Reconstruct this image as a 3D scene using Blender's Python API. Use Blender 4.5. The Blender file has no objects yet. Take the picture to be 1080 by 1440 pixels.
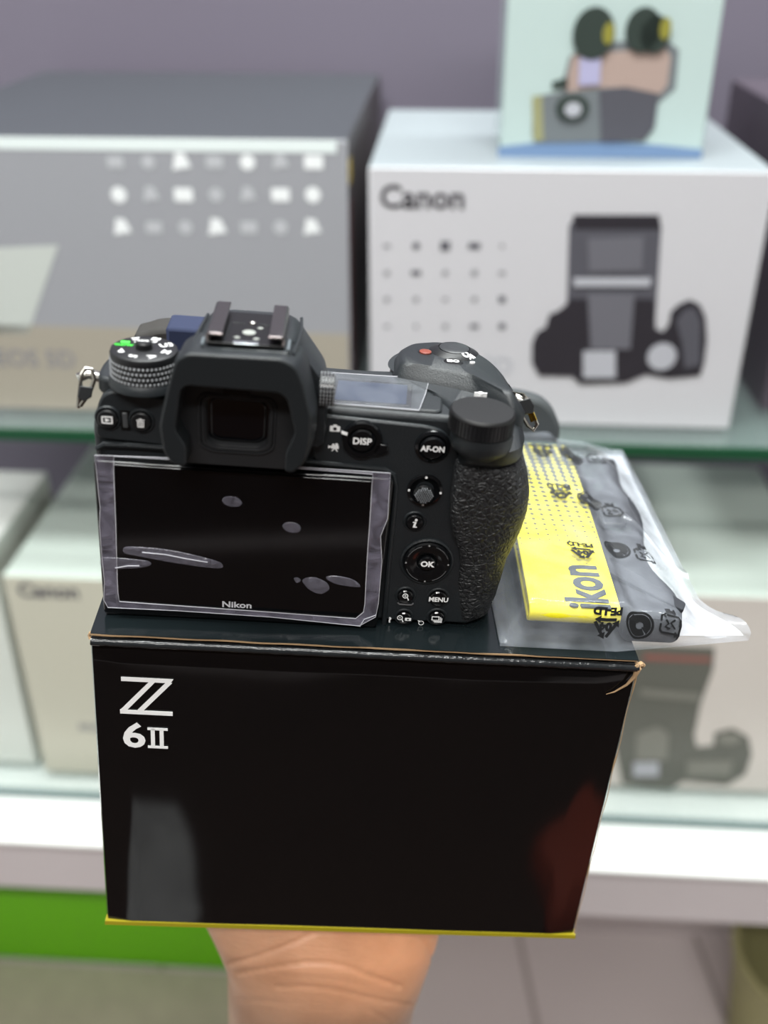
import bpy, bmesh, math, random
from mathutils import Vector, Matrix, noise
import numpy as np

R = math.radians
scene = bpy.context.scene
COL = scene.collection
random.seed(4)

# ------------------------------------------------------------------ camera, light, exposure
EYE = 1.25                                   # camera height above the floor (m)
cam_d = bpy.data.cameras.new('camera')
cam = bpy.data.objects.new('camera', cam_d); COL.objects.link(cam)
cam.location = (0, 0, EYE); cam.rotation_euler = (R(60), 0, 0)
cam_d.sensor_fit = 'HORIZONTAL'; cam_d.sensor_width = 36; cam_d.lens = 48
cam_d.clip_start = .02
cam_d.dof.use_dof = True; cam_d.dof.focus_distance = .312; cam_d.dof.aperture_fstop = 9.2
scene.camera = cam
scene.view_settings.view_transform = 'Standard'
scene.view_settings.look = 'None'
scene.view_settings.gamma = 1
scene.view_settings.use_curve_mapping = False
scene.view_settings.exposure = .93

def srgb(r, g, b):
    f = lambda c: (c/255/12.92) if c/255 <= .04045 else ((c/255+.055)/1.055)**2.4
    return (f(r), f(g), f(b), 1)

world = bpy.data.worlds.new('world'); scene.world = world; world.use_nodes = True
world.node_tree.nodes['Background'].inputs[0].default_value = (.93, .97, 1, 1)
world.node_tree.nodes['Background'].inputs[1].default_value = .55

def area(name, loc, target, sx, sy, power, color=(1, 1, 1)):
    d = bpy.data.lights.new(name, 'AREA'); d.shape = 'RECTANGLE'; d.size = sx; d.size_y = sy
    d.energy = power; d.color = color
    o = bpy.data.objects.new(name, d); COL.objects.link(o); o.location = loc
    o.rotation_euler = (Vector(target)-Vector(loc)).to_track_quat('-Z', 'Y').to_euler()
    return o
area('ceiling_tube_and_fill_light', (-.25, .15, 2.78), (-.25, .15, 0), 1.3, .35, 30, (.96, 1, .98))
area('ceiling_tube_and_fill_light', (.5, .95, 2.78), (.5, .95, 0), 1.3, .3, 22, (.96, 1, .98))
area('ceiling_tube_and_fill_light', (-.1, -1.1, 2.78), (-.1, .3, 1.0), 1.4, .3, 34, (1, .98, .95))  # added fill from behind the camera, aimed at the held things

# ------------------------------------------------------------------ frames (all sizes in mm)
def rotm(rx, ry, rz):
    return Matrix.Rotation(R(rz), 3, 'Z') @ Matrix.Rotation(R(ry), 3, 'Y') @ Matrix.Rotation(R(rx), 3, 'X')
class Frame:
    """a local frame (mm) of the place; at() meets a line of sight with one of its planes"""
    def __init__(s, rot, org): s.R = rot; s.O = Vector(org)
    def w(s, p): return (s.R @ Vector(p) + s.O)*.001 + Vector((0, 0, EYE))
    def at(s, u, v, ax, val):
        a = R(30)
        d = Vector((0, math.cos(a), -math.sin(a))) + Vector((1, 0, 0))*((u-540)/1440) + Vector((0, math.sin(a), math.cos(a)))*((720-v)/1440)
        dl = s.R.transposed() @ d; ol = s.R.transposed() @ (-s.O)
        return ol + dl*((val-ol[ax])/dl[ax])
    def mat(s, base):
        m = s.R.to_4x4(); m.translation = s.w(base); return m
G = Frame(rotm(1, 4.8, 1.7), (-86.4, 241.4, -180.6))     # box, camera and bag held in the hand
B = Frame(rotm(0, 0, -3.5), (0, 0, 0))                   # the cabinet behind

# ------------------------------------------------------------------ materials
MATS = {}
def mat(name, col, rough=.5, metal=0, spec=.5, bump=0, bscale=400, btype='noise', coat=0, alpha=None, trans=0, emis=None, vary=0, vscale=6, ior=1.45):
    if name in MATS: return MATS[name]
    m = bpy.data.materials.new(name); m.use_nodes = True; nt = m.node_tree
    p = nt.nodes['Principled BSDF']
    p.inputs['Base Color'].default_value = col; p.inputs['Roughness'].default_value = rough
    p.inputs['Metallic'].default_value = metal; p.inputs['Specular IOR Level'].default_value = spec
    p.inputs['Coat Weight'].default_value = coat; p.inputs['Coat Roughness'].default_value = .04
    p.inputs['Transmission Weight'].default_value = trans; p.inputs['IOR'].default_value = ior
    if alpha is not None: p.inputs['Alpha'].default_value = alpha
    tc = nt.nodes.new('ShaderNodeTexCoord')
    if vary:
        n = nt.nodes.new('ShaderNodeTexNoise'); n.inputs['Scale'].default_value = vscale; n.inputs['Detail'].default_value = 4
        nt.links.new(tc.outputs['Object'], n.inputs['Vector'])
        mx = nt.nodes.new('ShaderNodeMix'); mx.data_type = 'RGBA'
        mx.inputs['A'].default_value = tuple(c*(1-vary) for c in col[:3])+(1,)
        mx.inputs['B'].default_value = tuple(min(1, c*(1+vary)) for c in col[:3])+(1,)
        nt.links.new(n.outputs['Fac'], mx.inputs['Factor']); nt.links.new(mx.outputs['Result'], p.inputs['Base Color'])
    if bump:
        if btype == 'voronoi':
            t = nt.nodes.new('ShaderNodeTexVoronoi'); t.feature = 'DISTANCE_TO_EDGE'; t.inputs['Scale'].default_value = bscale
            n2 = nt.nodes.new('ShaderNodeTexNoise'); n2.inputs['Scale'].default_value = bscale*.6
            nt.links.new(tc.outputs['Object'], n2.inputs['Vector'])
            ad = nt.nodes.new('ShaderNodeVectorMath'); ad.operation = 'MULTIPLY_ADD'
            ad.inputs[1].default_value = (.004, .004, .004)
            nt.links.new(n2.outputs['Color'], ad.inputs[0]); nt.links.new(tc.outputs['Object'], ad.inputs[2])
            nt.links.new(ad.outputs[0], t.inputs['Vector'])
            mr = nt.nodes.new('ShaderNodeMapRange'); mr.inputs['From Max'].default_value = .22
            nt.links.new(t.outputs['Distance'], mr.inputs['Value']); out = mr.outputs['Result']
        else:
            t = nt.nodes.new('ShaderNodeTexNoise'); t.inputs['Scale'].default_value = bscale; t.inputs['Detail'].default_value = 3
            nt.links.new(tc.outputs['Object'], t.inputs['Vector']); out = t.outputs['Fac']
        b = nt.nodes.new('ShaderNodeBump'); b.inputs['Strength'].default_value = bump
        b.inputs['Distance'].default_value = .0004
        nt.links.new(out, b.inputs['Height']); nt.links.new(b.outputs['Normal'], p.inputs['Normal'])
    if emis:
        p.inputs['Emission Color'].default_value = emis[0]; p.inputs['Emission Strength'].default_value = emis[1]
    MATS[name] = m; return m

body_m = mat('satin_black_magnesium', srgb(29, 33, 36), .44, bump=.3, bscale=2600)
rubber_m = mat('black_rubber', srgb(25, 29, 32), .46, bump=.12, bscale=3000)
leather_m = mat('pebbled_leatherette', srgb(33, 34, 36), .45, bump=1.0, bscale=520, btype='voronoi')
gloss_m = mat('gloss_black_plastic', srgb(14, 15, 17), .12)
dial_m = mat('dial_black', srgb(22, 23, 25), .42, bump=.1, bscale=3000)
knurl_m = mat('knurled_black', srgb(26, 27, 29), .25)
white_m = mat('white_print', srgb(240, 240, 240), .5)
green_m = mat('green_print', srgb(70, 215, 70), .5)
dark_m = mat('deep_black', srgb(6, 6, 7), .35)
steel_m = mat('steel', srgb(185, 182, 175), .25, metal=1)
dsteel_m = mat('dark_steel', srgb(120, 116, 116), .28, metal=1)
screen_m = mat('lcd_glass', srgb(9, 9, 11), .06, spec=.6)
lens_m = mat('eyepiece_glass', srgb(5, 6, 10), .03, spec=.9)
toplcd_m = mat('info_display', srgb(36, 44, 62), .5, spec=.05)
card_m = mat('raw_cardboard', srgb(168, 138, 104), .85, vary=.2, vscale=300)
boxblk_m = mat('gloss_black_card', srgb(13, 12, 13), .06, spec=.5)
lidblk_m = mat('gloss_black_lid', srgb(20, 26, 28), .16, spec=.5, bump=.12, bscale=60)
red_m = mat('red_button', srgb(120, 58, 46), .35)

def film_mat(name, col, opac, rough, bump=0, bscale=60, vary=0.0, ior=1.42):
    m = bpy.data.materials.new(name); m.use_nodes = True; nt = m.node_tree; nt.nodes.clear()
    out = nt.nodes.new('ShaderNodeOutputMaterial'); tr = nt.nodes.new('ShaderNodeBsdfTransparent')
    pr = nt.nodes.new('ShaderNodeBsdfPrincipled'); pr.inputs['Base Color'].default_value = col; pr.inputs['Roughness'].default_value = rough
    mx = nt.nodes.new('ShaderNodeMixShader'); gl = nt.nodes.new('ShaderNodeBsdfGlossy'); gl.inputs['Roughness'].default_value = rough
    fr = nt.nodes.new('ShaderNodeFresnel'); gm = nt.nodes.new('ShaderNodeNewGeometry'); ir = nt.nodes.new('ShaderNodeMapRange')      # thin sheet: same reflectance from both sides
    ir.inputs['To Min'].default_value = ior; ir.inputs['To Max'].default_value = 1/ior
    nt.links.new(gm.outputs['Backfacing'], ir.inputs['Value']); nt.links.new(ir.outputs[0], fr.inputs['IOR'])
    m2 = nt.nodes.new('ShaderNodeMixShader'); tc = nt.nodes.new('ShaderNodeTexCoord')
    n = nt.nodes.new('ShaderNodeTexNoise'); n.inputs['Scale'].default_value = bscale; n.inputs['Detail'].default_value = 4; n.inputs['Distortion'].default_value = 1.2
    nt.links.new(tc.outputs['Object'], n.inputs['Vector'])
    mr = nt.nodes.new('ShaderNodeMapRange'); mr.inputs['From Min'].default_value = .3; mr.inputs['From Max'].default_value = .7
    mr.inputs['To Min'].default_value = opac*(1-vary); mr.inputs['To Max'].default_value = min(1, opac*(1+vary))
    nt.links.new(n.outputs['Fac'], mr.inputs['Value'])
    nt.links.new(mr.outputs[0], mx.inputs['Fac']); nt.links.new(tr.outputs[0], mx.inputs[1]); nt.links.new(pr.outputs[0], mx.inputs[2])
    nt.links.new(fr.outputs[0], m2.inputs['Fac']); nt.links.new(mx.outputs[0], m2.inputs[1]); nt.links.new(gl.outputs[0], m2.inputs[2])
    if bump:
        b = nt.nodes.new('ShaderNodeBump'); b.inputs['Strength'].default_value = bump; b.inputs['Distance'].default_value = .002
        nt.links.new(n.outputs['Fac'], b.inputs['Height'])
        for s in (pr, gl): nt.links.new(b.outputs['Normal'], s.inputs['Normal'])
    nt.links.new(m2.outputs[0], out.inputs['Surface']); return m

# ------------------------------------------------------------------ mesh collector (mm in its frame)
def rr(x0, x1, y0, y1, r, n=6):
    P = []
    for cx, cy, a in ((x1-r, y1-r, 0), (x0+r, y1-r, 90), (x0+r, y0+r, 180), (x1-r, y0+r, 270)):
        for i in range(n+1):
            t = R(a+90*i/n); P.append((cx+r*math.cos(t), cy+r*math.sin(t)))
    return P
def circ(cx, cy, r, n=32, ry=None):
    ry = ry or r
    return [(cx+r*math.cos(2*math.pi*i/n), cy+ry*math.sin(2*math.pi*i/n)) for i in range(n)]
def roundpoly(P, r, n=4):
    out = []; L = len(P)
    for i in range(L):
        a, b, c = Vector(P[i-1]), Vector(P[i]), Vector(P[(i+1) % L])
        d1, d2 = a-b, c-b; k = min(r, d1.length*.45, d2.length*.45)
        p, q = b+d1.normalized()*k, b+d2.normalized()*k
        for j in range(n+1):
            t = j/n; out.append(tuple(p*(1-t)**2 + b*2*t*(1-t) + q*t*t))
    return out
def resample(P, n):
    P = [Vector(p) for p in P]; L = len(P); seg = [(P[(i+1) % L]-P[i]).length for i in range(L)]; T = sum(seg)
    out = []; i = 0; acc = 0
    for k in range(n):
        t = T*k/n
        while acc+seg[i] < t: acc += seg[i]; i += 1
        out.append(tuple(P[i].lerp(P[(i+1) % L], (t-acc)/max(seg[i], 1e-9))))
    return out
def byangle(P, c, n):
    """star-shaped outline resampled by direction from c"""
    out = []; L = len(P)
    for k in range(n):
        a = 2*math.pi*k/n; d = Vector((math.cos(a), math.sin(a))); best = None
        for i in range(L):
            p, q = Vector(P[i])-Vector(c), Vector(P[(i+1) % L])-Vector(c); e = q-p
            den = d.x*e.y-d.y*e.x
            if abs(den) < 1e-9: continue
            t = (p.x*e.y-p.y*e.x)/den; s = (p.x*d.y-p.y*d.x)/den
            if t > 0 and -1e-6 <= s <= 1+1e-6 and (best is None or t > best): best = t
        out.append((c[0]+d.x*best, c[1]+d.y*best))
    return out
def smoothclosed(P, n):
    out = []; L = len(P)
    for i in range(L):
        p0, p1, p2, p3 = (Vector(P[(i+k) % L]) for k in (-1, 0, 1, 2))
        for j in range(n):
            t = j/n
            out.append(tuple(.5*((2*p1)+(p2-p0)*t+(2*p0-5*p1+4*p2-p3)*t*t+(3*p1-p0-3*p2+p3)*t**3)))
    return out

def text_geo(s, size, bold=0.0, sx=1.0):
    c = bpy.data.curves.new('t', 'FONT'); c.body = s; c.size = size; c.align_x = 'CENTER'; c.align_y = 'CENTER'
    c.offset = bold; c.resolution_u = 3
    o = bpy.data.objects.new('t', c); COL.objects.link(o)
    dg = bpy.context.evaluated_depsgraph_get(); dg.update(); me = bpy.data.meshes.new_from_object(o.evaluated_get(dg))
    V = [(v.co.x*sx, v.co.y) for v in me.vertices]; F = [tuple(p.vertices) for p in me.polygons]
    bpy.data.objects.remove(o); bpy.data.curves.remove(c); bpy.data.meshes.remove(me)
    return V, F

class MB:
    def __init__(s, fr=G): s.v = []; s.f = []; s.fr = fr; s.T = None; s.mi = []; s.cur = 0
    def add(s, V, F):
        o = len(s.v)
        s.v += [Vector(v) if s.T is None else s.T @ Vector(v) for v in V]
        s.f += [tuple(i+o for i in f) for f in F]; s.mi += [s.cur]*len(F); return s
    def box(s, x0, x1, y0, y1, z0, z1):
        V = [(x, y, z) for x in (x0, x1) for y in (y0, y1) for z in (z0, z1)]
        return s.add(V, [(0, 1, 3, 2), (4, 6, 7, 5), (0, 4, 5, 1), (2, 3, 7, 6), (0, 2, 6, 4), (1, 5, 7, 3)])
    def loft(s, rings, cap0=True, cap1=True, closed=True):
        n = len(rings[0]); V = [p for r in rings for p in r]; F = []
        for k in range(len(rings)-1):
            for i in range(n if closed else n-1):
                j = (i+1) % n; F.append((k*n+i, k*n+j, (k+1)*n+j, (k+1)*n+i))
        if cap0: F.append(tuple(range(n))[::-1])
        if cap1: F.append(tuple(range((len(rings)-1)*n, len(rings)*n)))
        return s.add(V, F)
    def prism(s, P, ax, a, b):
        """outline P in the two other axes, extruded along ax"""
        def p3(p, t): return {0: (t, p[0], p[1]), 1: (p[0], t, p[1]), 2: (p[0], p[1], t)}[ax]
        return s.loft([[p3(p, a) for p in P], [p3(p, b) for p in P]])
    def lathe(s, c, ax, prof, n=48, cap0=True, cap1=True, rfun=None):
        rings = []
        for r, t in prof:
            ring = []
            for i in range(n):
                a = 2*math.pi*i/n; q = r*(rfun(i) if rfun else 1); u, w = q*math.cos(a), q*math.sin(a)
                ring.append({0: (c[0]+t, c[1]+u, c[2]+w), 1: (c[0]+u, c[1]+t, c[2]+w), 2: (c[0]+u, c[1]+w, c[2]+t)}[ax])
            rings.append(ring)
        return s.loft(rings, cap0, cap1)
    def ring(s, c, ax, r0, r1, t0, t1, n=48):
        prof = [(r0, t0), (r1, t0), (r1, t1), (r0, t1), (r0, t0)]
        return s.lathe(c, ax, prof, n, False, False)
    def tube(s, pts, rad, n=10, closed=False, flat=1.0):
        P = [Vector(p) for p in pts]; L = len(P); rings = []; up = Vector((0, 0, 1))
        prev = None
        for i, p in enumerate(P):
            if closed: d = P[(i+1) % L]-P[i-1]
            else: d = P[min(i+1, L-1)]-P[max(i-1, 0)]
            d.normalize()
            if prev is None:
                a = d.cross(up) if abs(d.dot(up)) < .95 else d.cross(Vector((1, 0, 0)))
            else: a = prev-d*prev.dot(d)
            a.normalize(); prev = a; b = d.cross(a)
            r = rad[i] if isinstance(rad, (list, tuple)) else rad
            rings.append([tuple(p+a*r*math.cos(2*math.pi*k/n)+b*r*flat*math.sin(2*math.pi*k/n)) for k in range(n)])
        if closed: rings.append(rings[0]); return s.loft(rings, False, False)
        return s.loft(rings)
    def flat(s, P, ax, t, th=.08):
        return s.prism(P, ax, t, t-th if ax == 1 else t+th)
    def text(s, txt, x, z, t, size, ax=1, bold=0., rot=0, th=.06, sx=1., zf=None):
        V, F = text_geo(txt, size, bold, sx); c, q = math.cos(R(rot)), math.sin(R(rot))
        W = []
        for dt in (0, th):
            for a, b in V:
                p, r = x+a*c-b*q, z+a*q+b*c
                if ax == 1: W.append((p, t-dt, r))
                else: W.append((p, r, (zf(p, r) if zf else t)+dt))
        n = len(V)
        return s.add(W, [f for f in F]+[tuple(i+n for i in f) for f in F])
    def build(s, name, m, parent=None, base=None, smooth=35, bevel=0, seg=2, subs=0):
        """base: parent's base (mm, same frame) - the object's mesh is in its frame about the base"""
        base = Vector(base if base is not None else (0, 0, 0))
        me = bpy.data.meshes.new(name); me.from_pydata([((v-base)*.001)[:] for v in s.v], [], s.f)
        for x in (m if isinstance(m, (list, tuple)) else [m]): me.materials.append(x)
        for p, i in zip(me.polygons, s.mi): p.material_index = i
        bm = bmesh.new(); bm.from_mesh(me); bmesh.ops.recalc_face_normals(bm, faces=bm.faces); bm.to_mesh(me); bm.free()
        if smooth:
            me.shade_smooth(); me.set_sharp_from_angle(angle=R(smooth))
        o = bpy.data.objects.new(name, me); COL.objects.link(o)
        if parent is not None: o.parent = parent
        else: o.matrix_world = s.fr.mat(base)
        if bevel:
            b = o.modifiers.new('bevel', 'BEVEL'); b.width = bevel*.001; b.segments = seg; b.limit_method = 'ANGLE'; b.angle_limit = R(40)
        if subs:
            u = o.modifiers.new('sub', 'SUBSURF'); u.levels = subs; u.render_levels = subs
        return o
class Thing:
    def __init__(s, name, label, cat, base, fr=G, group=None):
        o = bpy.data.objects.new(name, None); COL.objects.link(o); o.empty_display_size = .02
        o.matrix_world = fr.mat(base); s.o = o; s.base = Vector(base); s.fr = fr
        o['label'] = label; o['category'] = cat
        if group: o['group'] = group
    def part(s, mb, name, m, label=None, parent=None, **k):
        o = mb.build(name, m, parent or s.o, s.base, **k)
        if label: o['label'] = label
        return o
def tag(o, label, cat, group=None):
    o['label'] = label; o['category'] = cat
    if group: o['group'] = group
    return o
def struct(o): o['kind'] = 'structure'; return o

# ================================================================== THE ROOM
W0 = Frame(rotm(0, 0, 0), (0, 0, -EYE*1000))        # room frame: z=0 is the floor
def tile_mat(name, c1, c2, sx, sy):
    m = bpy.data.materials.new(name); m.use_nodes = True; nt = m.node_tree; p = nt.nodes['Principled BSDF']; p.inputs['Roughness'].default_value = .3
    tc = nt.nodes.new('ShaderNodeTexCoord'); mp = nt.nodes.new('ShaderNodeMapping'); mp.inputs['Rotation'].default_value = (0, 0, R(-3.5))
    b = nt.nodes.new('ShaderNodeTexBrick'); b.offset = .0; b.inputs['Color1'].default_value = c1; b.inputs['Color2'].default_value = tuple(x*.93 for x in c1[:3])+(1,)
    b.inputs['Mortar'].default_value = c2; b.inputs['Scale'].default_value = 1; b.inputs['Mortar Size'].default_value = .004
    b.inputs['Brick Width'].default_value = sx; b.inputs['Row Height'].default_value = sy
    nt.links.new(tc.outputs['Object'], mp.inputs[0]); nt.links.new(mp.outputs[0], b.inputs['Vector']); nt.links.new(b.outputs['Color'], p.inputs['Base Color'])
    return m
struct(MB(W0).box(-2200, 2200, -1900, 1500, -20, 0).build('floor', tile_mat('floor_tiles', srgb(206, 196, 196), srgb(160, 150, 148), .25, .6), smooth=0))
purple = mat('mauve_wall_paint', srgb(108, 102, 116), .6, vary=.04, vscale=2)
brown_wall = mat('dark_brown_wall', srgb(58, 46, 40), .8)
struct(MB(B).box(-1700, 1700, 1130, 1160, -1250, 1550).build('wall_back', purple, smooth=0))
pale_wall = mat('pale_wall', srgb(205, 205, 200), .8)
struct(MB(W0).box(-2230, -2200, -1900, 1500, 0, 2800).build('wall_left', pale_wall, smooth=0))
struct(MB(W0).box(2200, 2230, -1900, 1500, 0, 2800).build('wall_right', pale_wall, smooth=0))
struct(MB(W0).box(-2230, 2230, -1930, -1900, 0, 2800).build('wall_front', brown_wall, smooth=0))
struct(MB(W0).box(-2230, 2230, -1930, 1500, 2800, 2820).build('ceiling', mat('white_ceiling', srgb(215, 215, 212), .9), smooth=0))

# ------------------------------------------------------------------ display cabinet
whitep = mat('white_laminate', srgb(238, 240, 238), .3)
pinkw = mat('grey_white_laminate', srgb(198, 190, 192), .4)
t = Thing('cabinet_base', 'white laminate ledge with a grey front that carries the lower glass shelf', 'cabinet', (0, 715, -865), B)
t.part(MB(B).box(-1500, 1500, 661, 1128, -760, -755), 'worktop', whitep, bevel=1.5)
t.part(MB(B).box(-1500, 1500, 663, 690, -822, -760.3), 'front_panel', pinkw, bevel=1.5)
t.part(MB(B).box(-1500, 1500, 985, 1010, -1250, -761), 'plinth_board', mat('pale_plinth', srgb(214, 204, 206), .5))
glass_m = film_mat('shelf_glass', srgb(176, 200, 194), .16, .05)
edge_m = mat('green_glass_edge', srgb(28, 74, 50), .25)
edge2_m = mat('grey_glass_edge', srgb(112, 132, 132), .25)
for z, lab, em in ((-349, 'upper clear glass shelf with dark green polished edge', edge_m),
                   (-744, 'lower clear glass shelf with grey edge lying on the white ledge', edge2_m)):
    s = Thing('glass_shelf', lab, 'shelf', (0, 716, z-10), B, 'glass shelves of the cabinet')
    s.part(MB(B).box(-1300, 1300, 719, 1125, z-9, z), 'glass_sheet', glass_m)
    s.part(MB(B).box(-1300, 1300, 716, 719, z-9.5, z), 'polished_edge', em, 'dark polished edge')

def carton(name, label, x0, x1, y0, y1, z0, z1, mm, group='product cartons on the shelves', bev=1.5, top=None, side=None):
    t = Thing(name, label, 'box', ((x0+x1)/2, y0, z0), B, group)
    body = MB(B).box(x0, x1, y0, y1, z0, z1)
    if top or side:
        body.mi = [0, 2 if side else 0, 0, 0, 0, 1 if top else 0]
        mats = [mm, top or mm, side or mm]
    else: mats = [mm]
    c = t.part(body, 'carton_body', mats, bevel=bev)
    return t, c
def pxpoly(P, y, fr=B): return [(q.x, q.z) for q in (fr.at(u, v, 1, y) for u, v in P)]
def printed(t, name, P, y, m, label=None, th=.25):
    """printed shape on a carton's front face"""
    return t.part(MB(B).flat(P, 1, y-.05, th), name, m, label)

# upper shelf, white camera carton
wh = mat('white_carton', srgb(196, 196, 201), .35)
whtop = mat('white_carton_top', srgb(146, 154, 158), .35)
blk = mat('printed_black', srgb(46, 44, 50), .4); dgy = mat('printed_dark_grey', srgb(84, 84, 92), .4)
mgy = mat('printed_mid_grey', srgb(134, 134, 140), .4); lgy = mat('printed_light_grey', srgb(176, 178, 186), .4)
YC = 750
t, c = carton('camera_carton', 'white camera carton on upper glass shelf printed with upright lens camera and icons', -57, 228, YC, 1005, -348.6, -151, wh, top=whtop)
mb = MB(B); p = B.at(594, 279, 1, YC); mb.text('Canon', p.x, p.z, YC-.1, 23, bold=.5, sx=1.0, th=.2); t.part(mb, 'lettering', blk, 'black brand lettering')
mb = MB(B); p = B.at(575, 521, 1, YC); mb.text('EOS', p.x+2, p.z, YC-.1, 14, bold=.3, th=.2); t.part(mb, 'lettering', blk, 'black model lettering')
mb = MB(B); p = B.at(690, 516, 1, YC); mb.text('00D', p.x, p.z, YC-.1, 20, bold=.2, th=.2); t.part(mb, 'lettering', lgy, 'pale grey model number')
sizes = [[.7, 1, 1.25, 1.2, .6], [.7, 1, .8, .8, .7], [.8, .7, .6, .8, .9], [.6, .6, .7, .9, 1]]
for r, v in enumerate((346, 384, 421, 459)):
    for k, u in enumerate((544, 585, 626, 667, 706)):
        p = B.at(u, v, 1, YC); z_ = sizes[r][k]*2.8
        sh = [rr(p.x-z_*1.3, p.x+z_*1.3, p.z-z_*.7, p.z+z_*.7, .5), circ(p.x, p.z, z_, 12), rr(p.x-z_, p.x+z_, p.z-z_, p.z+z_, .4)][(r*5+k) % 3]
        printed(t, 'feature_icon', sh, YC, dgy if sizes[r][k] >= .9 else mgy)
pic = [('lens_barrel', [(810, 302), (925, 302), (930, 318), (920, 480), (915, 520), (800, 520), (797, 430), (800, 318)], dgy),
       ('lens_band', [(806, 302), (927, 302), (929, 322), (808, 322)], blk),
       ('camera_picture_body', [(748, 482), (755, 466), (767, 460), (772, 442), (786, 436), (799, 425), (798, 420), (920, 420), (922, 462), (932, 466), (940, 456), (943, 438), (955, 427), (970, 421), (984, 428), (992, 446), (994, 476), (990, 510), (984, 528), (940, 532), (908, 526), (880, 538), (815, 540), (805, 529), (758, 528), (748, 510)], blk),
       ('lens_front_glass', [(826, 335), (905, 332), (903, 380), (828, 382)], mat('printed_lens_grey', srgb(104, 104, 112), .4)),
       ('silver_band', [(806, 390), (915, 390), (914, 402), (807, 402)], lgy),
       ('zoom_ring', [(826, 412), (892, 412), (886, 490), (830, 490)], MATS['printed_lens_grey']),
       ('grip_picture', [(950, 450), (962, 434), (976, 432), (985, 450), (984, 512), (962, 518), (958, 480)], dgy)]
for i, (nm, P, m) in enumerate(pic):
    printed(t, nm, pxpoly(P, YC), YC-.3*i, m, th=.28)
P = pxpoly([(820, 494), (866, 494), (866, 532), (820, 532)], YC-3); printed(t, 'hot_shoe_picture', P, YC-2.2, lgy)
p = B.at(931, 502, 1, YC-3); printed(t, 'dial_picture', circ(p.x, p.z, 11, 20), YC-2.2, lgy)

# small pale carton on top of it
YS = 790
sm = mat('pale_green_carton', srgb(182, 200, 198), .15)
t, c = carton('gear_carton', 'pale green-white carton standing on top of the white camera carton', 37, 184, YS, 880, -150.9, 60, sm)
bl = mat('printed_blue', srgb(112, 138, 174), .4)
printed(t, 'blue_band', pxpoly([(701, 206), (760, 200), (850, 198), (930, 204), (988, 210), (986, 223), (700, 221)], YS), YS, bl)
gr = mat('printed_crate_grey', srgb(112, 118, 122), .4); tan = mat('printed_beige', srgb(170, 150, 142), .4); ol = mat('printed_olive', srgb(150, 150, 112), .4)
vio = mat('printed_violet', srgb(170, 168, 200), .4); yl = mat('printed_yellow', srgb(140, 136, 60), .4)
dk = mat('printed_dark_green', srgb(52, 62, 58), .4)
for i, (nm, P, m) in enumerate([
    ('crate_back', [(790, 120), (800, 80), (835, 60), (935, 55), (955, 70), (950, 125), (920, 150), (790, 140)], gr),
    ('beige_insert', [(795, 125), (805, 78), (935, 66), (943, 80), (938, 120), (928, 132), (880, 122), (800, 132)], tan),
    ('crate_front', [(750, 135), (840, 124), (880, 122), (926, 132), (920, 180), (905, 198), (760, 200), (748, 190)], gr),
    ('crate_side', [(748, 135), (762, 134), (764, 198), (750, 198)], ol),
    ('crate_side', [(842, 126), (880, 122), (926, 132), (920, 178), (905, 197), (845, 199)], dgy),
    ('handle_picture', [(776, 115), (798, 108), (798, 122), (776, 124)], dk),
    ('paper_picture', [(815, 80), (845, 78), (843, 118), (813, 120)], vio)]):
    printed(t, nm, pxpoly(P, YS), YS-.3*i, m, th=.28)
for u, v, r in ((835, 47, 28), (905, 42, 24), (922, 48, 20)):
    p = B.at(u, v, 1, YS-3); printed(t, 'lens_picture', circ(p.x, p.z, r*.52, 20, r*.6), YS-2.4, dk)
for u, v, r in ((856, 47, 8), (936, 40, 8)):
    p = B.at(u, v, 1, YS-3); printed(t, 'yellow_mark', circ(p.x, p.z, r*.5, 12, r*.9), YS-2.8, yl)
p = B.at(805, 152, 1, YS-3); printed(t, 'badge', circ(p.x, p.z, 12, 20, 9), YS-2.4, dk)
p = B.at(806, 154, 1, YS-3); printed(t, 'badge', circ(p.x, p.z, 6, 20, 5), YS-2.7, lgy)

# big grey carton on the left of upper shelf
YG = 755
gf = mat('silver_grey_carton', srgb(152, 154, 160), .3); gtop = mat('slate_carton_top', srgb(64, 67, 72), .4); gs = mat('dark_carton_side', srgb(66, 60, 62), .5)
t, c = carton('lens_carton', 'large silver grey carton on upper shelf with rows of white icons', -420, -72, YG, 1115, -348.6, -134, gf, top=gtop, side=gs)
pale = mat('printed_white', srgb(232, 236, 238), .4); pale2 = mat('printed_pale_grey', srgb(182, 185, 190), .4); bei = mat('printed_beige_band', srgb(160, 154, 142), .45)
printed(t, 'edge_highlight', [(-420, -143), (-80, -143), (-80, -134.5), (-420, -134.5)], YG, mat('painted_edge_highlight', srgb(222, 232, 232), .3))  # bright edge reflection painted as a strip along the top of the front
printed(t, 'beige_band', [(-420, -348), (-74, -348), (-74, -278), (-420, -276)], YG, bei)
printed(t, 'pale_triangle', pxpoly([(-40, 350), (82, 345), (40, 468), (-40, 470)], YG), YG, mat('printed_soft_white', srgb(190, 196, 192), .4))
br = [[.4, .4, 1, .5, .8, .5, 1], [1, .6, 1, .5, .4, .9, .9], [.9, .5, .5, 1, .6, .6, .8]]
for r, v in enumerate((228, 274, 320)):
    for k in range(7):
        u = 162+46.5*k+r*5-k*r*1.0; p = B.at(u, v, 1, YG); z_ = 5.2+1.6*br[r][k]
        sh = [rr(p.x-z_, p.x+z_, p.z-z_*.7, p.z+z_*.7, 1.5), circ(p.x, p.z, z_*.85, 14), [(p.x-z_, p.z-z_*.8), (p.x+z_, p.z-z_*.5), (p.x+z_*.4, p.z+z_*.9), (p.x-z_*.6, p.z+z_)]][(r+k) % 3]
        printed(t, 'feature_icon', sh, YG, pale if br[r][k] > .75 else pale2)
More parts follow.
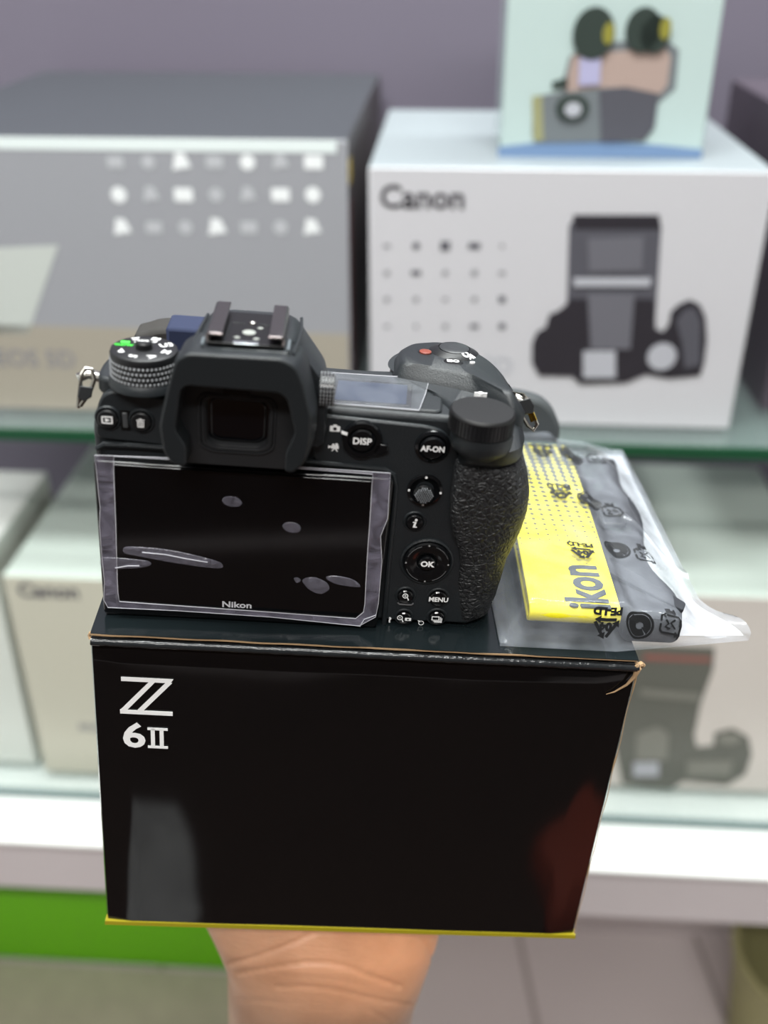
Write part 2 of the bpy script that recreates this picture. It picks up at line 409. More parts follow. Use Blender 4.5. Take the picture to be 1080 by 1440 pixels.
mb = MB(B); p = B.at(-8, 229, 1, YG); mb.text('Canon', p.x-31, p.z, YG-.1, 20, bold=.5, th=.2); t.part(mb, 'lettering', blk, 'black brand lettering')
mb = MB(B); p = B.at(50, 505, 1, YG); mb.text('EOS 5D', p.x, p.z, YG-.4, 20, bold=.2, th=.2); t.part(mb, 'lettering', mgy, 'grey model lettering')
t.part(MB(B).box(-72.3, -71.6, YG+3, YG+22, -166, -150), 'side_label', mat('mustard_label', srgb(190, 165, 50), .5), 'mustard label on the dark side')
t.part(MB(B).box(-72.3, -71.6, YG+3, YG+22, -345, -180), 'side_strip', mat('maroon_label', srgb(84, 42, 46), .5), 'dark maroon strip')
carton('accessory_carton', 'dark carton at the right end of the upper shelf', 262, 470, 790, 1050, -348.6, -128, mat('dark_mauve_carton', srgb(74, 66, 76), .5))

# lower shelf
beige_c = mat('beige_carton', srgb(196, 195, 180), .4); ptop = mat('lit_mint_top', srgb(208, 220, 212), .3)  # carton tops paler and greener: the light on them is put into the colour
t, c = carton('camera_carton', 'beige white carton on lower shelf at left with brand lettering', -388, -70, 742, 1010, -743.6, -507, beige_c, top=ptop)
mb = MB(B); p = B.at(68, 832, 1, 742); mb.text('Canon', p.x, p.z, 741.9, 21, bold=.6, th=.2); t.part(mb, 'lettering', dgy, 'grey brand lettering')
mb = MB(B); p = B.at(122, 1023, 1, 742); mb.text('EOS', p.x+3, p.z, 741.9, 12, bold=.3, th=.2); t.part(mb, 'lettering', mgy, 'grey model lettering')
t, c = carton('white_carton', 'plain white carton at the far left of the lower shelf', -640, -400, 752, 905, -743.6, -488, mat('bright_white_carton', srgb(212, 218, 212), .4), top=mat('bright_white_top', srgb(226, 228, 224), .4))
YR = 757
rc = mat('warm_grey_carton', srgb(208, 202, 196), .4)
t, c = carton('camera_carton', 'warm grey carton on lower shelf printed with a lens and camera', 60, 345, YR, 1010, -743.6, -513, rc, top=ptop)
ogy = mat('printed_olive_grey', srgb(100, 101, 94), .4); og2 = mat('printed_taupe', srgb(128, 128, 120), .4)
for i, (nm, P, m) in enumerate([
    ('lens_barrel', [(885, 905), (1005, 910), (1003, 940), (985, 990), (975, 1040), (870, 1030), (880, 960)], ogy),
    ('camera_picture_body', [(862, 1035), (900, 1015), (975, 1030), (980, 1050), (1003, 1048), (1005, 1030), (1030, 1024), (1052, 1036), (1057, 1060), (1048, 1088), (1022, 1104), (960, 1098), (942, 1110), (875, 1102)], ogy),
    ('red_ring', [(905, 920), (1000, 924), (999, 930), (905, 927)], mat('printed_brick', srgb(150, 96, 88), .4)),
    ('lens_band', [(900, 968), (985, 975), (983, 985), (900, 978)], og2),
    ('prism_picture', [(895, 1030), (925, 1020), (940, 1030), (938, 1068), (893, 1068)], og2),
    ('display_picture', [(965, 1068), (1030, 1068), (1026, 1090), (966, 1090)], og2),
    ('hot_shoe_picture', [(890, 1070), (926, 1070), (926, 1090), (890, 1090)], lgy)]):
    printed(t, nm, pxpoly(P, YR), YR-.3*i, m, th=.28)
p = B.at(1025, 1040, 1, YR-3); printed(t, 'dial_picture', circ(p.x, p.z, 11, 18, 8), YR-2.4, og2)

# below the ledge
t = Thing('storage_bin', 'bright green storage bin on the floor under the ledge', 'bin', (-560, 925, -1249), B)
gbin = mat('lime_green_plastic', srgb(112, 196, 26), .35)
t.part(MB(B).prism(roundpoly([(-1100, 888), (-205, 888), (-205, 965), (-1100, 965)], 18), 2, -1248, -1110), 'bin_body', gbin, bevel=4)
t.part(MB(B).box(-1104, -201, 884, 968, -1110, -1095), 'bin_lid', mat('green_plastic_lid', srgb(88, 150, 28), .35), bevel=3)
tag(MB(B).box(-1100, -190, 520, 880, -1249.5, -1244).build('dark_floor_sheet', mat('grey_brown_floor', srgb(176, 170, 152), .9, vary=.15, vscale=40), base=(-560, 740, -1249.5), bevel=1),
    'grey brown sheet added for the darker floor in front of the green bin', 'mat')  # added sheet that gives the left floor its darker tone
t = Thing('waste_bin', 'olive rounded waste bin on the floor at lower right', 'bin', (455, 860, -1250), B)
olv = mat('olive_plastic', srgb(150, 146, 104), .55)
t.part(MB(B).lathe((468, 830, -1249), 2, [(70, 0), (74, 3), (88, 130), (91, 170), (92, 172), (88, 172), (84, 130), (70, 8), (1, 8)], 40), 'bin_body', olv)
t.part(MB(B).ring((468, 830, -1249), 2, 88, 95, 166, 174), 'bin_rim', olv)
# unseen things added behind the photographer for their reflections in the carton and screen
t = Thing('added_counter', 'unseen dark wooden counter added behind the photographer for reflections', 'counter', (-200, -1580, 0), W0)  # added to give the glossy box something dark to mirror
wd = mat('dark_wood', srgb(66, 46, 34), .5, vary=.2, vscale=8)
t.part(MB(W0).box(-900, 500, -1750, -1420, 0, 860), 'counter_body', wd, bevel=6)
t.part(MB(W0).box(-920, 520, -1770, -1400, 860, 890), 'counter_top', wd, bevel=4)
tag(MB(W0).box(-1300, 1100, -1380, 300, 0, 9).build('added_rug', mat('dark_rug', srgb(62, 46, 38), .95, vary=.25, vscale=3), base=(-200, -300, 0), bevel=2), 'unseen dark brown rug added to darken the box reflections', 'rug')  # added so the box front mirrors dark brown, not pale tiles
tag(MB(W0).prism([(-445, -905), (-300, -915), (-232, -640), (-240, -560), (-440, -560)], 2, 9, 16).build('added_reflection_mat', mat('pale_blue_mat', srgb(190, 205, 225), .8, vary=.95, vscale=55), base=(-330, -750, 9), bevel=1), 'unseen pale blue grey mat added for a reflection in the box front', 'mat')  # added for the bright bluish reflection at the lower left of the box
t = Thing('stool', 'unseen red brown round stool added for its reflection in the box front', 'stool', (282, -240, 9), W0)  # added for the red brown reflection at the lower right of the box
rb = mat('red_brown_vinyl', srgb(150, 66, 48), .5)
t.part(MB(W0).lathe((282, -240, 0), 2, [(1, 440), (85, 440), (95, 450), (95, 475), (85, 490), (1, 492)], 40), 'seat', rb)
for a in (45, 135, 225, 315):
    x_, y_ = 282+65*math.cos(R(a)), -240+65*math.sin(R(a))
    t.part(MB(W0).tube([(x_, y_, 432), (282+120*math.cos(R(a)), -240+120*math.sin(R(a)), 20)], 11), 'leg', dsteel_m)


# ================================================================== THE PRODUCT BOX (held)
DB = 138                                             # depth of the box
def bulge(x, z):                                     # the card front swells slightly and leans
    return -7*(-z/120.3)
t = Thing('product_box', 'glossy black camera box held on the palm, white logo at upper left', 'box', (82, 60, -120.3))
n = 26
mb = MB()
Z0_, Z1_ = -120.3, -1.0
# closed shell: front face gridded with gentle waviness, rounded vertical edges
def xr_at(z): return 165-.8*math.sin(math.pi*min(1, -z/120))
rings = []
for k in range(n+1):
    z = Z0_+(Z1_-Z0_)*k/n; ring = []
    fy = bulge(0, z); rd = 1.2
    if k > n-1: fy += 1.0
    m_ = 40
    for i in range(m_+1):
        x = .6+(163.8)*i/m_; x = x if x < 164.4 else 164.4
        e = min(1, min(i, m_-i)/2.0)
        ring.append((x, fy+(1-e)*.8-.5*math.sin(math.pi*i/m_)*math.sin(math.pi*k/n)+.22*noise.noise((x*.03, z*.03, 1)), z))
    ring += [(165, 2+fy, z), (165, DB, z), (163, DB+1, z), (2, DB+1, z), (0, DB, z), (0, 2+fy, z)]
    rings.append(ring)
mb.loft(rings)
t.part(mb, 'box_body', boxblk_m, smooth=50)
# yellow printed lower band wrapping the bottom edge
yel_m = mat('yellow_print', srgb(150, 138, 24), .35)
def fyw(z): return bulge(0, z)
t.part(MB().loft([[(-.2, fyw(-119)-.35, -119.2), (165.2, fyw(-119)-.35, -119.2), (165.4, fyw(-120)-.5, -120.9), (-.4, fyw(-120)-.5, -120.9)],
                  [(-.2, 3, -119.2), (165.2, 3, -119.2), (165.4, 3, -120.9), (-.4, 3, -120.9)]]), 'bottom_band', yel_m, 'yellow printed bottom edge')
t.part(MB().box(-.3, 165.3, 3, DB, -120.9, -119.6), 'bottom_panel', yel_m, 'yellow bottom panel')
# worn front fold: bright rounded shoulder
mb = MB(); pts = []
for i in range(80):
    x = .8+163.6*i/79; pts.append((x, -.75+.12*noise.noise((x*.4, 0, 3)), -1.9+.14*noise.noise((x*.9, 5, 0))))
mb.tube(pts, [1.35+.15*noise.noise((i*.7, 3, 1)) for i in range(80)], 12)
t.part(mb, 'front_fold', mat('worn_gloss_fold', srgb(34, 36, 38), .16, bump=.6, bscale=500), 'worn shiny fold')
# lid: two card layers with raw edges
def lidlayer(z0, z1, y0, x0, x1, nm, m, lab=None, wav=.3):
    mb = MB(); N = 60; front = []; 
    P = [(x0+(x1-x0)*i/N, y0+wav*noise.noise((i*.25, z0, 9))) for i in range(N+1)]+[(x1+.2, DB), (x0-.2, DB)]
    mb.loft([[(x, y, z0) for x, y in P], [(x, y, z1) for x, y in P]]); return t.part(mb, nm, m, lab, smooth=30)
lidlayer(.05, .5, -.5, 1.2, 163.4, 'lid_tuck_flap', card_m, 'raw tan cardboard layer')
lidlayer(.62, 1.15, -1.3, .9, 163.6, 'lid_board', card_m, 'raw tan cardboard layer')
lidlayer(1.15, 1.32, -1.25, .8, 163.7, 'lid_face', lidblk_m, wav=.3)
# worn right edge and the torn corner
mb = MB(); mb.tube([(164.7+.2*math.sin(k*.9), bulge(0, -4-k*3.2)+.5, -4-k*3.2) for k in range(37)], [.12+.35*max(0, noise.noise((k*.4, 1, 4))) for k in range(37)], 6)
t.part(mb, 'worn_edge', card_m, 'whitish worn right edge')
mb = MB(); mb.tube([(163.2, -.8, -.6), (164.3, -1, -2.2), (163.8, -1.2, -5), (162, -1.2, -8.5), (158.8, -1.2, -11.5), (156.4, -1.2, -12.6)], [.9, 1.1, .7, .4, .25, .1], 8)
mb.tube([(163.6, -.6, -1.6), (165.2, -.2, -.9), (166.1, .4, -1.8), (165.6, .6, -3)], [.8, .9, .8, .4], 8)
t.part(mb, 'torn_corner', card_m, 'torn tan corner')
mb = MB(); mb.tube([(.6, -.3, -1.5), (.2, .2, -.6), (.7, 0, .6)], .55, 8); t.part(mb, 'frayed_corner', card_m, 'raw tan corner')
# print: the double-stroke Z and 6 II
def fr_(x, z, off=.45): return (x, bulge(x, z)-.5*math.sin(math.pi*x/165)*math.sin(math.pi*(z+120)/120)-off, z)
def onfront(mb, P, th=.12):
    A = [fr_(x, z, .22) for x, z in P]; Bk = [fr_(x, z, .22+th) for x, z in P]; mb.loft([A, Bk])
mb = MB()
z0, z1 = -28.4, -14.6
onfront(mb, [(8.9, z1), (24.4, z1), (24.4, z1-.1), (23.6, z1-1.5), (8.9, z1-1.5)])
onfront(mb, [(8.2, z0+1.5), (8.2, z0), (24.1, z0), (24.1, z0+1.5)])
onfront(mb, [(17.2, z1-1.4), (19.0, z1-1.4), (10.3, z0+1.4), (8.3, z0+1.4)])
onfront(mb, [(22.2, z1-1.4), (24.1, z1-1.4), (15.2, z0+1.4), (13.3, z0+1.4)])
t.part(mb, 'z_logo', white_m, 'white double-stroke Z logo')
mb = MB()
V, F = text_geo('6', 13.2, .30, 1.12)
mb.add([fr_(12.1+a, -37.2+b, .3) for a, b in V], F)
for cx in (17.9, 20.6):
    onfront(mb, [(cx-.62, -33.6), (cx+.62, -33.6), (cx+.62, -41), (cx-.62, -41)])
onfront(mb, [(16.3, -33.4), (22.5, -33.4), (22.5, -34.3), (16.3, -34.3)])
onfront(mb, [(16.3, -40.5), (22.5, -40.5), (22.5, -41.4), (16.3, -41.4)])
t.part(mb, 'model_lettering', white_m, 'white model number')

# ================================================================== THE MIRRORLESS CAMERA
C_ = Thing('mirrorless_camera', 'black mirrorless camera standing on the glossy black box, its back and screen facing us', 'camera', (60, 30, 1.4))
C_.o.location = C_.o.location + (G.R @ Vector((0, 0, .0003)))      # rests on the lid
P = lambda mb, nm, m, lab=None, **k: C_.part(mb, nm, m, lab, **k)
def px(L, y): return pxpoly(L, y, G)
def pxz(L, z): return [(q.x, q.y) for q in (G.at(u, v, 2, z) for u, v in L)]
# main shell
P(MB().prism(roundpoly([(4.5, 1.45), (110, 1.45), (112, 60), (112, 71.2), (60, 72), (8, 73.2), (4.6, 70), (2.4, 62)], 3), 1, 11.4, 40), 'body_shell', body_m, bevel=1.6, seg=3)
P(MB().lathe((48, 40, 34), 1, [(31, 0), (31, 5), (29, 8), (27, 9), (1, 9)], 60), 'lens_mount', body_m)
# left shoulder under the mode dial and raised left rear panel
P(MB().prism(roundpoly([(3.6, 14), (23, 13.2), (30, 20), (28, 37), (6, 37), (3.2, 25)], 4), 2, 70, 75.2), 'left_shoulder', body_m, bevel=1.2, seg=3)
P(MB().prism(roundpoly(px([(134, 618), (136, 575), (143, 558), (158, 551), (260, 566), (260, 632)], 10.6), 2.5), 1, 10.6, 13), 'left_rear_panel', body_m, bevel=.6)
P(MB().prism(roundpoly(px([(440, 583), (600, 600), (622, 606), (640, 628), (650, 650), (648, 700), (650, 740), (664, 780), (662, 878), (536, 872), (556, 680), (548, 662), (440, 650)], 10.6), 2), 1, 10.4, 13), 'right_rear_panel', body_m, bevel=.7)
# ridge around the screen
mb = MB(); mb.tube([G.at(u, v, 1, 10.4) for u, v in ((136, 632), (146, 626), (180, 627), (300, 636), (450, 652), (540, 661), (553, 668), (557, 685), (553, 730), (546, 800), (540, 878))], .75, 8)
P(mb, 'screen_ridge', body_m)

# --- screen
P(MB().prism(roundpoly([(3.0, 1.5), (84.6, 1.45), (85.2, 53.2), (2.9, 53.4)], 1.5), 1, 7.6, 11.2), 'screen_frame', gloss_m, bevel=.5)
scr = P(MB().prism(roundpoly([(6.9, 2.6), (80.9, 2.0), (79.9, 52.4), (7.8, 52.9)], .8), 1, 7.0, 7.7), 'lcd_screen', screen_m, bevel=.25)
mb = MB(); q = G.at(333, 853, 1, 6.9); mb.text('Nikon', q.x, q.z+.2, 6.98, 2.9, bold=.07, sx=1.22, th=.05)
P(mb, 'screen_lettering', mat('silver_print', srgb(200, 200, 205), .4), 'white brand lettering', parent=scr)
# protective film: margin that lifts plus thin raised border lines
fm = film_mat('loose_screen_film', srgb(160, 156, 176), .34, .18, bump=.7, bscale=120, vary=.5)
fl = film_mat('film_edge', srgb(225, 225, 232), .55, .2)
def wsh(L, y, amp=.25):
    return [(G.at(u, v, 1, y).x, y+amp*noise.noise((u*.05, v*.05, 7)), max(1.5, G.at(u, v, 1, y).z)) for u, v in L]
outl = [(133, 641), (240, 645), (380, 655), (549, 667), (547, 700), (545, 730), (535, 755), (537, 790), (532, 850), (528, 869), (505, 881), (380, 869), (250, 861), (152, 855), (146, 845), (147, 820), (143, 780), (140, 740), (141, 715), (138, 690), (136, 665)]
inn = [(160, 643), (250, 648), (380, 657), (524, 668), (522, 700), (520, 735), (518, 760), (516, 790), (513, 850), (511, 862), (500, 871), (380, 862), (250, 853), (168, 847), (166, 835), (165, 815), (164, 780), (163, 740), (162, 715), (161, 690), (160, 665)]
film = P(MB().loft([wsh(outl, 6.6, .5), wsh(inn, 6.7, .1)], False, False), 'screen_film', fm, 'loose margin of clear protective film')
mb = MB(); o3 = wsh(outl, 6.5, .5); mb.tube(o3, .10, 6, closed=True)
mb.tube(wsh(inn, 6.75, .05), .13, 6, closed=True)
mb.tube(wsh([(506, 882), (512, 872), (529, 866)], 6.3, .2), .14, 6)
P(mb, 'film_edge_line', fl, 'pale cut edges of the film', parent=film)
bub = film_mat('film_bubble', srgb(150, 148, 164), .30, .2, bump=.3, bscale=600, vary=.3)
def blob(L, y=6.6):
    Q = px(smoothclosed(L, 5), 6.7); c = (sum(a for a, b in Q)/len(Q), sum(b for a, b in Q)/len(Q))
    m = MB(); m.loft([[(a, 6.85, b) for a, b in Q], [(c[0]+(a-c[0])*.9, 6.6, c[1]+(b-c[1])*.9) for a, b in Q]], False, True); return m
for L in ([(312, 706), (318, 700), (332, 701), (340, 708), (336, 714), (320, 713)],
          [(397, 741), (404, 736), (418, 738), (423, 745), (418, 751), (403, 749)],
          [(173, 775), (182, 770), (240, 775), (300, 789), (313, 796), (305, 801), (250, 794), (190, 783), (176, 780)],
          [(141, 788), (150, 785), (200, 789), (212, 793), (205, 799), (160, 802), (143, 800)],
          [(425, 818), (440, 813), (458, 820), (463, 830), (452, 837), (436, 832)],
          [(458, 814), (470, 811), (495, 816), (507, 826), (498, 827), (470, 822)],
          [(413, 815), (419, 814), (423, 818), (417, 821)]):
    P(blob(L), 'air_bubble', bub, 'grey air bubble under the film', parent=film)
mb = MB(); mb.tube([G.at(u, v, 1, 6.5) for u, v in ((200, 778), (232, 781), (262, 787), (292, 792))], .16, 6); mb.tube([G.at(u, v, 1, 6.5) for u, v in ((162, 800), (180, 797), (196, 797))], .16, 6)
P(mb, 'film_crease', fl, 'bright crease in the film', parent=film)

# --- viewfinder hump
def sect(x0, x1, zb, zt, xm0, xm1, zs):
    return [(x0, zb), (x1, zb), (x1-.3, zs), (xm1+3.2, zt-4.6), (xm1, zt), (xm0, zt), (xm0-3.2, zt-4.6), (x0+1.6, zs)]
def hs(y, *a): return [(x, y, z) for x, z in resample(roundpoly(sect(*a), 2.2, 4), 72)]
P(MB().loft([hs(7.2, 24.2, 65.2, 62, 92.4, 32.0, 55.8, 80), hs(12, 23.6, 66, 62, 92.7, 32.6, 56, 80), hs(24, 24.4, 65, 62, 92.6, 33.6, 55.8, 80),
             hs(34, 27, 62.5, 62, 89.5, 36, 54, 80), hs(46, 33, 57, 62, 82, 38, 52, 76)]), 'viewfinder_hump', body_m, smooth=28)
P(MB().prism(roundpoly([(30.6, 84.6), (54.2, 84.4), (56.4, 88), (55.4, 92.6), (31.2, 92.2), (29.2, 88)], 1), 1, -2.4, 9), 'hump_brow', body_m, bevel=.8)
# side grooves of the hump
for L_ in ([(56.2, -.5, 91.6), (57.0, 6, 92.0), (57.6, 14, 92.1), (57.3, 24, 92.0)], [(30.9, 0, 91.5), (31.4, 8, 92.0), (32.4, 22, 92.0)]):
    mb = MB(); mb.tube(L_, .45, 8); P(mb, 'hump_ridge', body_m)

# --- hot shoe
sh = MB(); sx0, sx1, sy0, sy1, sz = 34.6, 54.0, -1.0, 21, 92.8
sh.box(sx0, sx1, sy0, sy1, sz, sz+.8)
shoe = P(sh, 'hot_shoe', dark_m, bevel=.15)
for s_ in (0, 1):
    m = MB(); xo = sx0 if s_ == 0 else sx1; d = 1 if s_ == 0 else -1
    prof = [(xo, sz), (xo+d*.9, sz), (xo+d*.9, sz+2.3), (xo+d*4.0, sz+2.3), (xo+d*4.0, sz+3.2), (xo+d*.6, sz+3.2), (xo, sz+2.6)]
    m.loft([[(a, sy0+.4, b) for a, b in prof], [(a, sy1+1, b) for a, b in prof]]); P(m, 'shoe_rail', dsteel_m, 'steel rail', parent=shoe, bevel=.18)
    m = MB(); m.tube([(xo+d*4.0, sy0+.35, sz+2.9), (xo+d*.9, sy0+.3, sz+2.9), (xo+d*.25, sy0+.3, sz+2.3), (xo+d*.3, sy0+.3, sz+.9), (xo+d*1, sy0+.3, sz+.4), (xo+d*5.3, sy0+.3, sz+.3)], .2, 6)
    P(m, 'rail_edge', mat('bright_edge', srgb(215, 200, 200), .2, metal=1), parent=shoe)
m = MB(); m.box(41.2, 47.6, sy0-.3, sy0+1.7, sz+.75, sz+1.0); P(m, 'clip_plate', mat('polished_plate', srgb(205, 212, 214), .25, metal=1), parent=shoe, bevel=.1)
m = MB(); m.prism(circ(44.6, 6.8, 1.7, 24), 2, sz+.75, sz+.95)
P(m, 'shoe_contact', mat('contact_metal', srgb(200, 205, 196), .35, metal=.7), parent=shoe)
for x_, y_ in ((41.9, 3.0), (46.7, 2.8), (47.2, 10.3)):
    m = MB(); m.prism([(x_-.9, y_), (x_, y_-.8), (x_+.9, y_), (x_, y_+.8)], 2, sz+.75, sz+.92); P(m, 'shoe_contact', MATS['contact_metal'], parent=shoe)
m = MB(); m.lathe((44.9, 13.6, sz+.8), 2, [(.9, 0), (.85, .3), (.3, .6)], 16); P(m, 'lock_pin', steel_m, parent=shoe)
m = MB(); m.tube([(39.6, 13.2, sz+.85), (39.2, 3, sz+.85), (39.0, -.5, sz+.85)], .14, 6); m.tube([(40, 13.2, sz+.85), (43, 13.0, sz+.85)], .14, 6); m.tube([(46.5, 13.0, sz+.85), (49.5, 12.7, sz+.85)], .14, 6)
P(m, 'shoe_seam', body_m, parent=shoe)
m = MB(); m.tube([(sx0-.8, sy0-.8, sz+.2), (sx0-1.0, sy0+4, sz+.1)], .4, 6); m.tube([(sx1+.9, sy0-.8, sz+.2), (sx1+1.0, sy0+6, sz+.1)], .4, 6)
P(m, 'shoe_corner_trim', mat('grey_trim', srgb(140, 150, 155), .3, metal=.6), parent=shoe)

# --- eyecup
outer = [(30.0, 60.6), (26.2, 61.2), (24.2, 64.6), (23.4, 72), (26.0, 84), (27.7, 90), (30.6, 92.1), (53.6, 92.3), (57.2, 90.4), (59.0, 86.5), (61.6, 77), (61.6, 69.5), (60.4, 63.6), (57.6, 60.6), (55.5, 60.8),
         (55.4, 66.2), (57.7, 72.4), (55.4, 81.6), (53.4, 83.2), (30.4, 83.6), (28.8, 82.1), (27.3, 71.2), (30.0, 66.5)]
def rp(S, dy, y, cx=43, cz=76, s=1.0, dx=0): return [(cx+(x-cx)*s+dx, y, cz+(z-cz)*s+dy) for x, z in S]
oo = roundpoly(outer, 1.4, 4)
eye = P(MB().loft([rp(oo, -1.0, 9, s=1.035, dx=.9), rp(oo, -.4, 1, s=1.03, dx=.6), rp(oo, -.1, -4.2, s=1.012, dx=.15), rp(oo, 0, -5.4), rp(oo, .0, -5.9, s=.992)]), 'eyecup', rubber_m, bevel=.7, seg=3, smooth=40)
# inner frame with stepped window
win = roundpoly([(34.2, 64.2), (37, 63.0), (47.8, 62.9), (50.4, 64.4), (50.6, 75.0), (49.2, 76.6), (35.2, 76.8), (34.0, 75.4)], 1.2, 4)
plate_o = roundpoly([(27.2, 57.4), (58, 57.2), (59, 84.2), (27.4, 84.4)], 2, 4)
K = 96; c_ = (42.4, 70)
def ra(S, y, s=1.0): return [(c_[0]+(x-c_[0])*s, y, c_[1]+(z-c_[1])*s) for x, z in byangle(S, c_, K)]
vf = P(MB().loft([ra(plate_o, 6), ra(plate_o, 2.4), ra(win, 2.2, 1.24), ra(win, 1.7, 1.22), ra(win, 1.7, 1.17), ra(win, 2.4, 1.15), ra(win, 1.9, 1.12), ra(win, 1.9, 1.06), ra(win, 2.6, 1.03), ra(win, 2.6, 1.0), ra(win, 5.5, .96)], False, False),
       'viewfinder_frame', mat('viewfinder_plastic', srgb(34, 35, 37), .4, bump=.1, bscale=2000))
m = MB(); m.loft([ra(win, 5.0, .99), ra(win, 5.6, .97)], True, True); P(m, 'eyepiece_lens', lens_m, 'dark eyepiece glass', parent=vf)
m = MB(); m.tube([(p[0], 4.6, p[2]) for p in ra(win, 4.6, .86)], .22, 6, closed=True); P(m, 'lens_bezel', gloss_m, parent=vf)
m = MB(); m.prism(px([(313, 542), (352, 544), (352, 560), (313, 558)], 1.6), 1, 2.6, 1.6); P(m, 'eye_sensor', gloss_m, parent=vf, bevel=.1)
m = MB()
for u in (281, 285): m.tube([G.at(u, v, 1, 2.3) for v in (560, 590, 620)], .15, 6)
P(m, 'frame_rib', mat('rib_grey', srgb(64, 62, 62), .3), parent=vf)

# --- diopter knob
kn = MB(); kn.lathe((62.9, 9, 78.4), 0, [(1, 0), (4.0, 0), (4.3, .4), (4.3, 4.0), (3.8, 4.4), (1, 4.4)], 40); knob = P(kn, 'diopter_knob', knurl_m)
m = MB()
for r_ in range(5):
    for k in range(26):
        a = 2*math.pi*k/26; x_ = 63.6+r_*.85; m.box(x_-.22, x_+.22, 9-.01+4.2*math.cos(a)-.22, 9+4.2*math.cos(a)+.22, 78.4+4.2*math.sin(a)-.22, 78.4+4.2*math.sin(a)+.42)
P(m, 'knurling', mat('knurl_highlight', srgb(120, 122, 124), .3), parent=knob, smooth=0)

# --- mode dial
MX, MY = 16.4, 15.6
P(MB().lathe((MX, MY, 74), 2, [(9.7, 0), (9.5, 1.6), (8.9, 2.4), (5, 2.4)], 64), 'dial_collar', body_m)
md = P(MB().lathe((MX, MY, 76.2), 2, [(8.6, 0), (8.9, .4), (8.9, 5.4), (9.0, 6.6), (8.7, 7.4), (8.2, 7.7), (1, 7.7)], 72), 'mode_dial', dial_m)
ZT = 76.2+7.7
m = MB()
for r_ in range(4):
    for k in range(50):
        a = 2*math.pi*(k+.5*(r_ % 2))/50; z = 76.9+r_*1.45; rad = 8.85
        cx, cy = MX+rad*math.cos(a), MY+rad*math.sin(a); tx, ty = -math.sin(a)*.32, math.cos(a)*.32; nx, ny = math.cos(a)*.42, math.sin(a)*.42
        m.add([(cx+tx, cy+ty, z+.42), (cx-tx, cy-ty, z+.42), (cx-tx, cy-ty, z-.42), (cx+tx, cy+ty, z-.42), (cx+nx, cy+ny, z)], [(0, 1, 4), (1, 2, 4), (2, 3, 4), (3, 0, 4)])
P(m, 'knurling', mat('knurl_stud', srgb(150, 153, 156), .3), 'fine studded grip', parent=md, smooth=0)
lb = P(MB().lathe((MX, MY, ZT), 2, [(2.2, 0), (2.2, 1.5), (1.8, 2.0), (.5, 2.0)], 32), 'lock_button', dial_m)
m = MB(); m.text('LOCK', MX-.1, MY-.1, ZT+2.02, 1.1, ax=2, bold=.05, th=.05); P(m, 'lock_lettering', white_m, parent=lb)
for k, lt in enumerate(('M', 'U3', 'U2', 'U1', None, 'P', 'S', 'A')):
    a = -18+45*k; rr_ = 6.3 if lt not in ('U1', 'U2', 'U3') else 6.1; cx, cy = MX+rr_*math.cos(R(a)), MY+rr_*math.sin(R(a)); m = MB()
    if lt: m.text(lt, cx, cy, ZT+.02, 3.1, ax=2, bold=.06, rot=a, th=.06); P(m, 'dial_lettering', white_m, parent=md)
    else:
        m.text('AUTO', cx+.5, cy-.75, ZT+.02, 1.75, ax=2, bold=.06, rot=180, th=.06)
        m.prism(rr(cx-.7, cx+1.7, cy+.3, cy+1.9, .3), 2, ZT+.02, ZT+.08); P(m, 'auto_symbol', green_m, 'green AUTO symbol', parent=md)
m = MB(); m.prism(circ(MX+.2, MY+3.4, .55, 12, .3), 2, ZT+.02, ZT+.07); P(m, 'index_dot', white_m, parent=md)

# --- top plate: info display, film, speaker, focal plane mark
P(MB().prism(roundpoly([(63, 12.8), (97, 13.0), (99, 36), (95, 39.8), (63, 37)], 2), 2, 70.5, 72.3), 'top_plate', body_m, bevel=.7)
disp = P(MB().prism(roundpoly(pxz([(474, 533), (580, 541), (578, 573), (467, 565)], 72.6), 1), 2, 72.2, 72.6), 'info_display', gloss_m, bevel=.15)
m = MB(); m.prism(pxz([(476, 536), (573, 543), (571, 570), (470, 563)], 72.65), 2, 72.6, 72.66); P(m, 'display_window', toplcd_m, 'bluish display window', parent=disp)
m = MB(); Q = pxz([(468, 526), (530, 530), (604, 534), (598, 556), (589, 579), (530, 574), (467, 569)], 72.9)
m.loft([[(x, y, 72.9+.3*noise.noise((x*.2, y*.2, 2))) for x, y in Q], [(x, y, 73.0+.3*noise.noise((x*.2, y*.2, 2))) for x, y in Q]])
P(m, 'display_film', film_mat('display_film_clear', srgb(190, 196, 205), .07, .1, bump=.12, bscale=60, vary=.6, ior=1.16), 'clear film over the info display', parent=disp)
m = MB(); m.tube([(x, y, 73.05) for x, y in Q], .12, 6, closed=True); P(m, 'film_edge_line', fl, parent=disp)
m = MB()
for r_, (v0, n_) in enumerate(((549, 3), (553, 4), (557, 3))):
    for k in range(n_):
        q = G.at(617+(k-(n_-1)/2)*6.2, v0+(k-(n_-1)/2)*.4, 2, 72.35); m.prism(circ(q.x, q.y, .42, 10), 2, 72.3, 72.38)
P(m, 'speaker_hole', dark_m, 'cluster of speaker holes')
m = MB(); q = G.at(676, 554, 2, 74.6); m.prism(circ(q.x, q.y, .75, 16), 2, 72, 74.7); m.prism(rr(q.x-1.8, q.x+1.8, q.y-.18, q.y+.18, .1), 2, 72, 74.7)
P(m, 'focal_plane_mark', white_m)

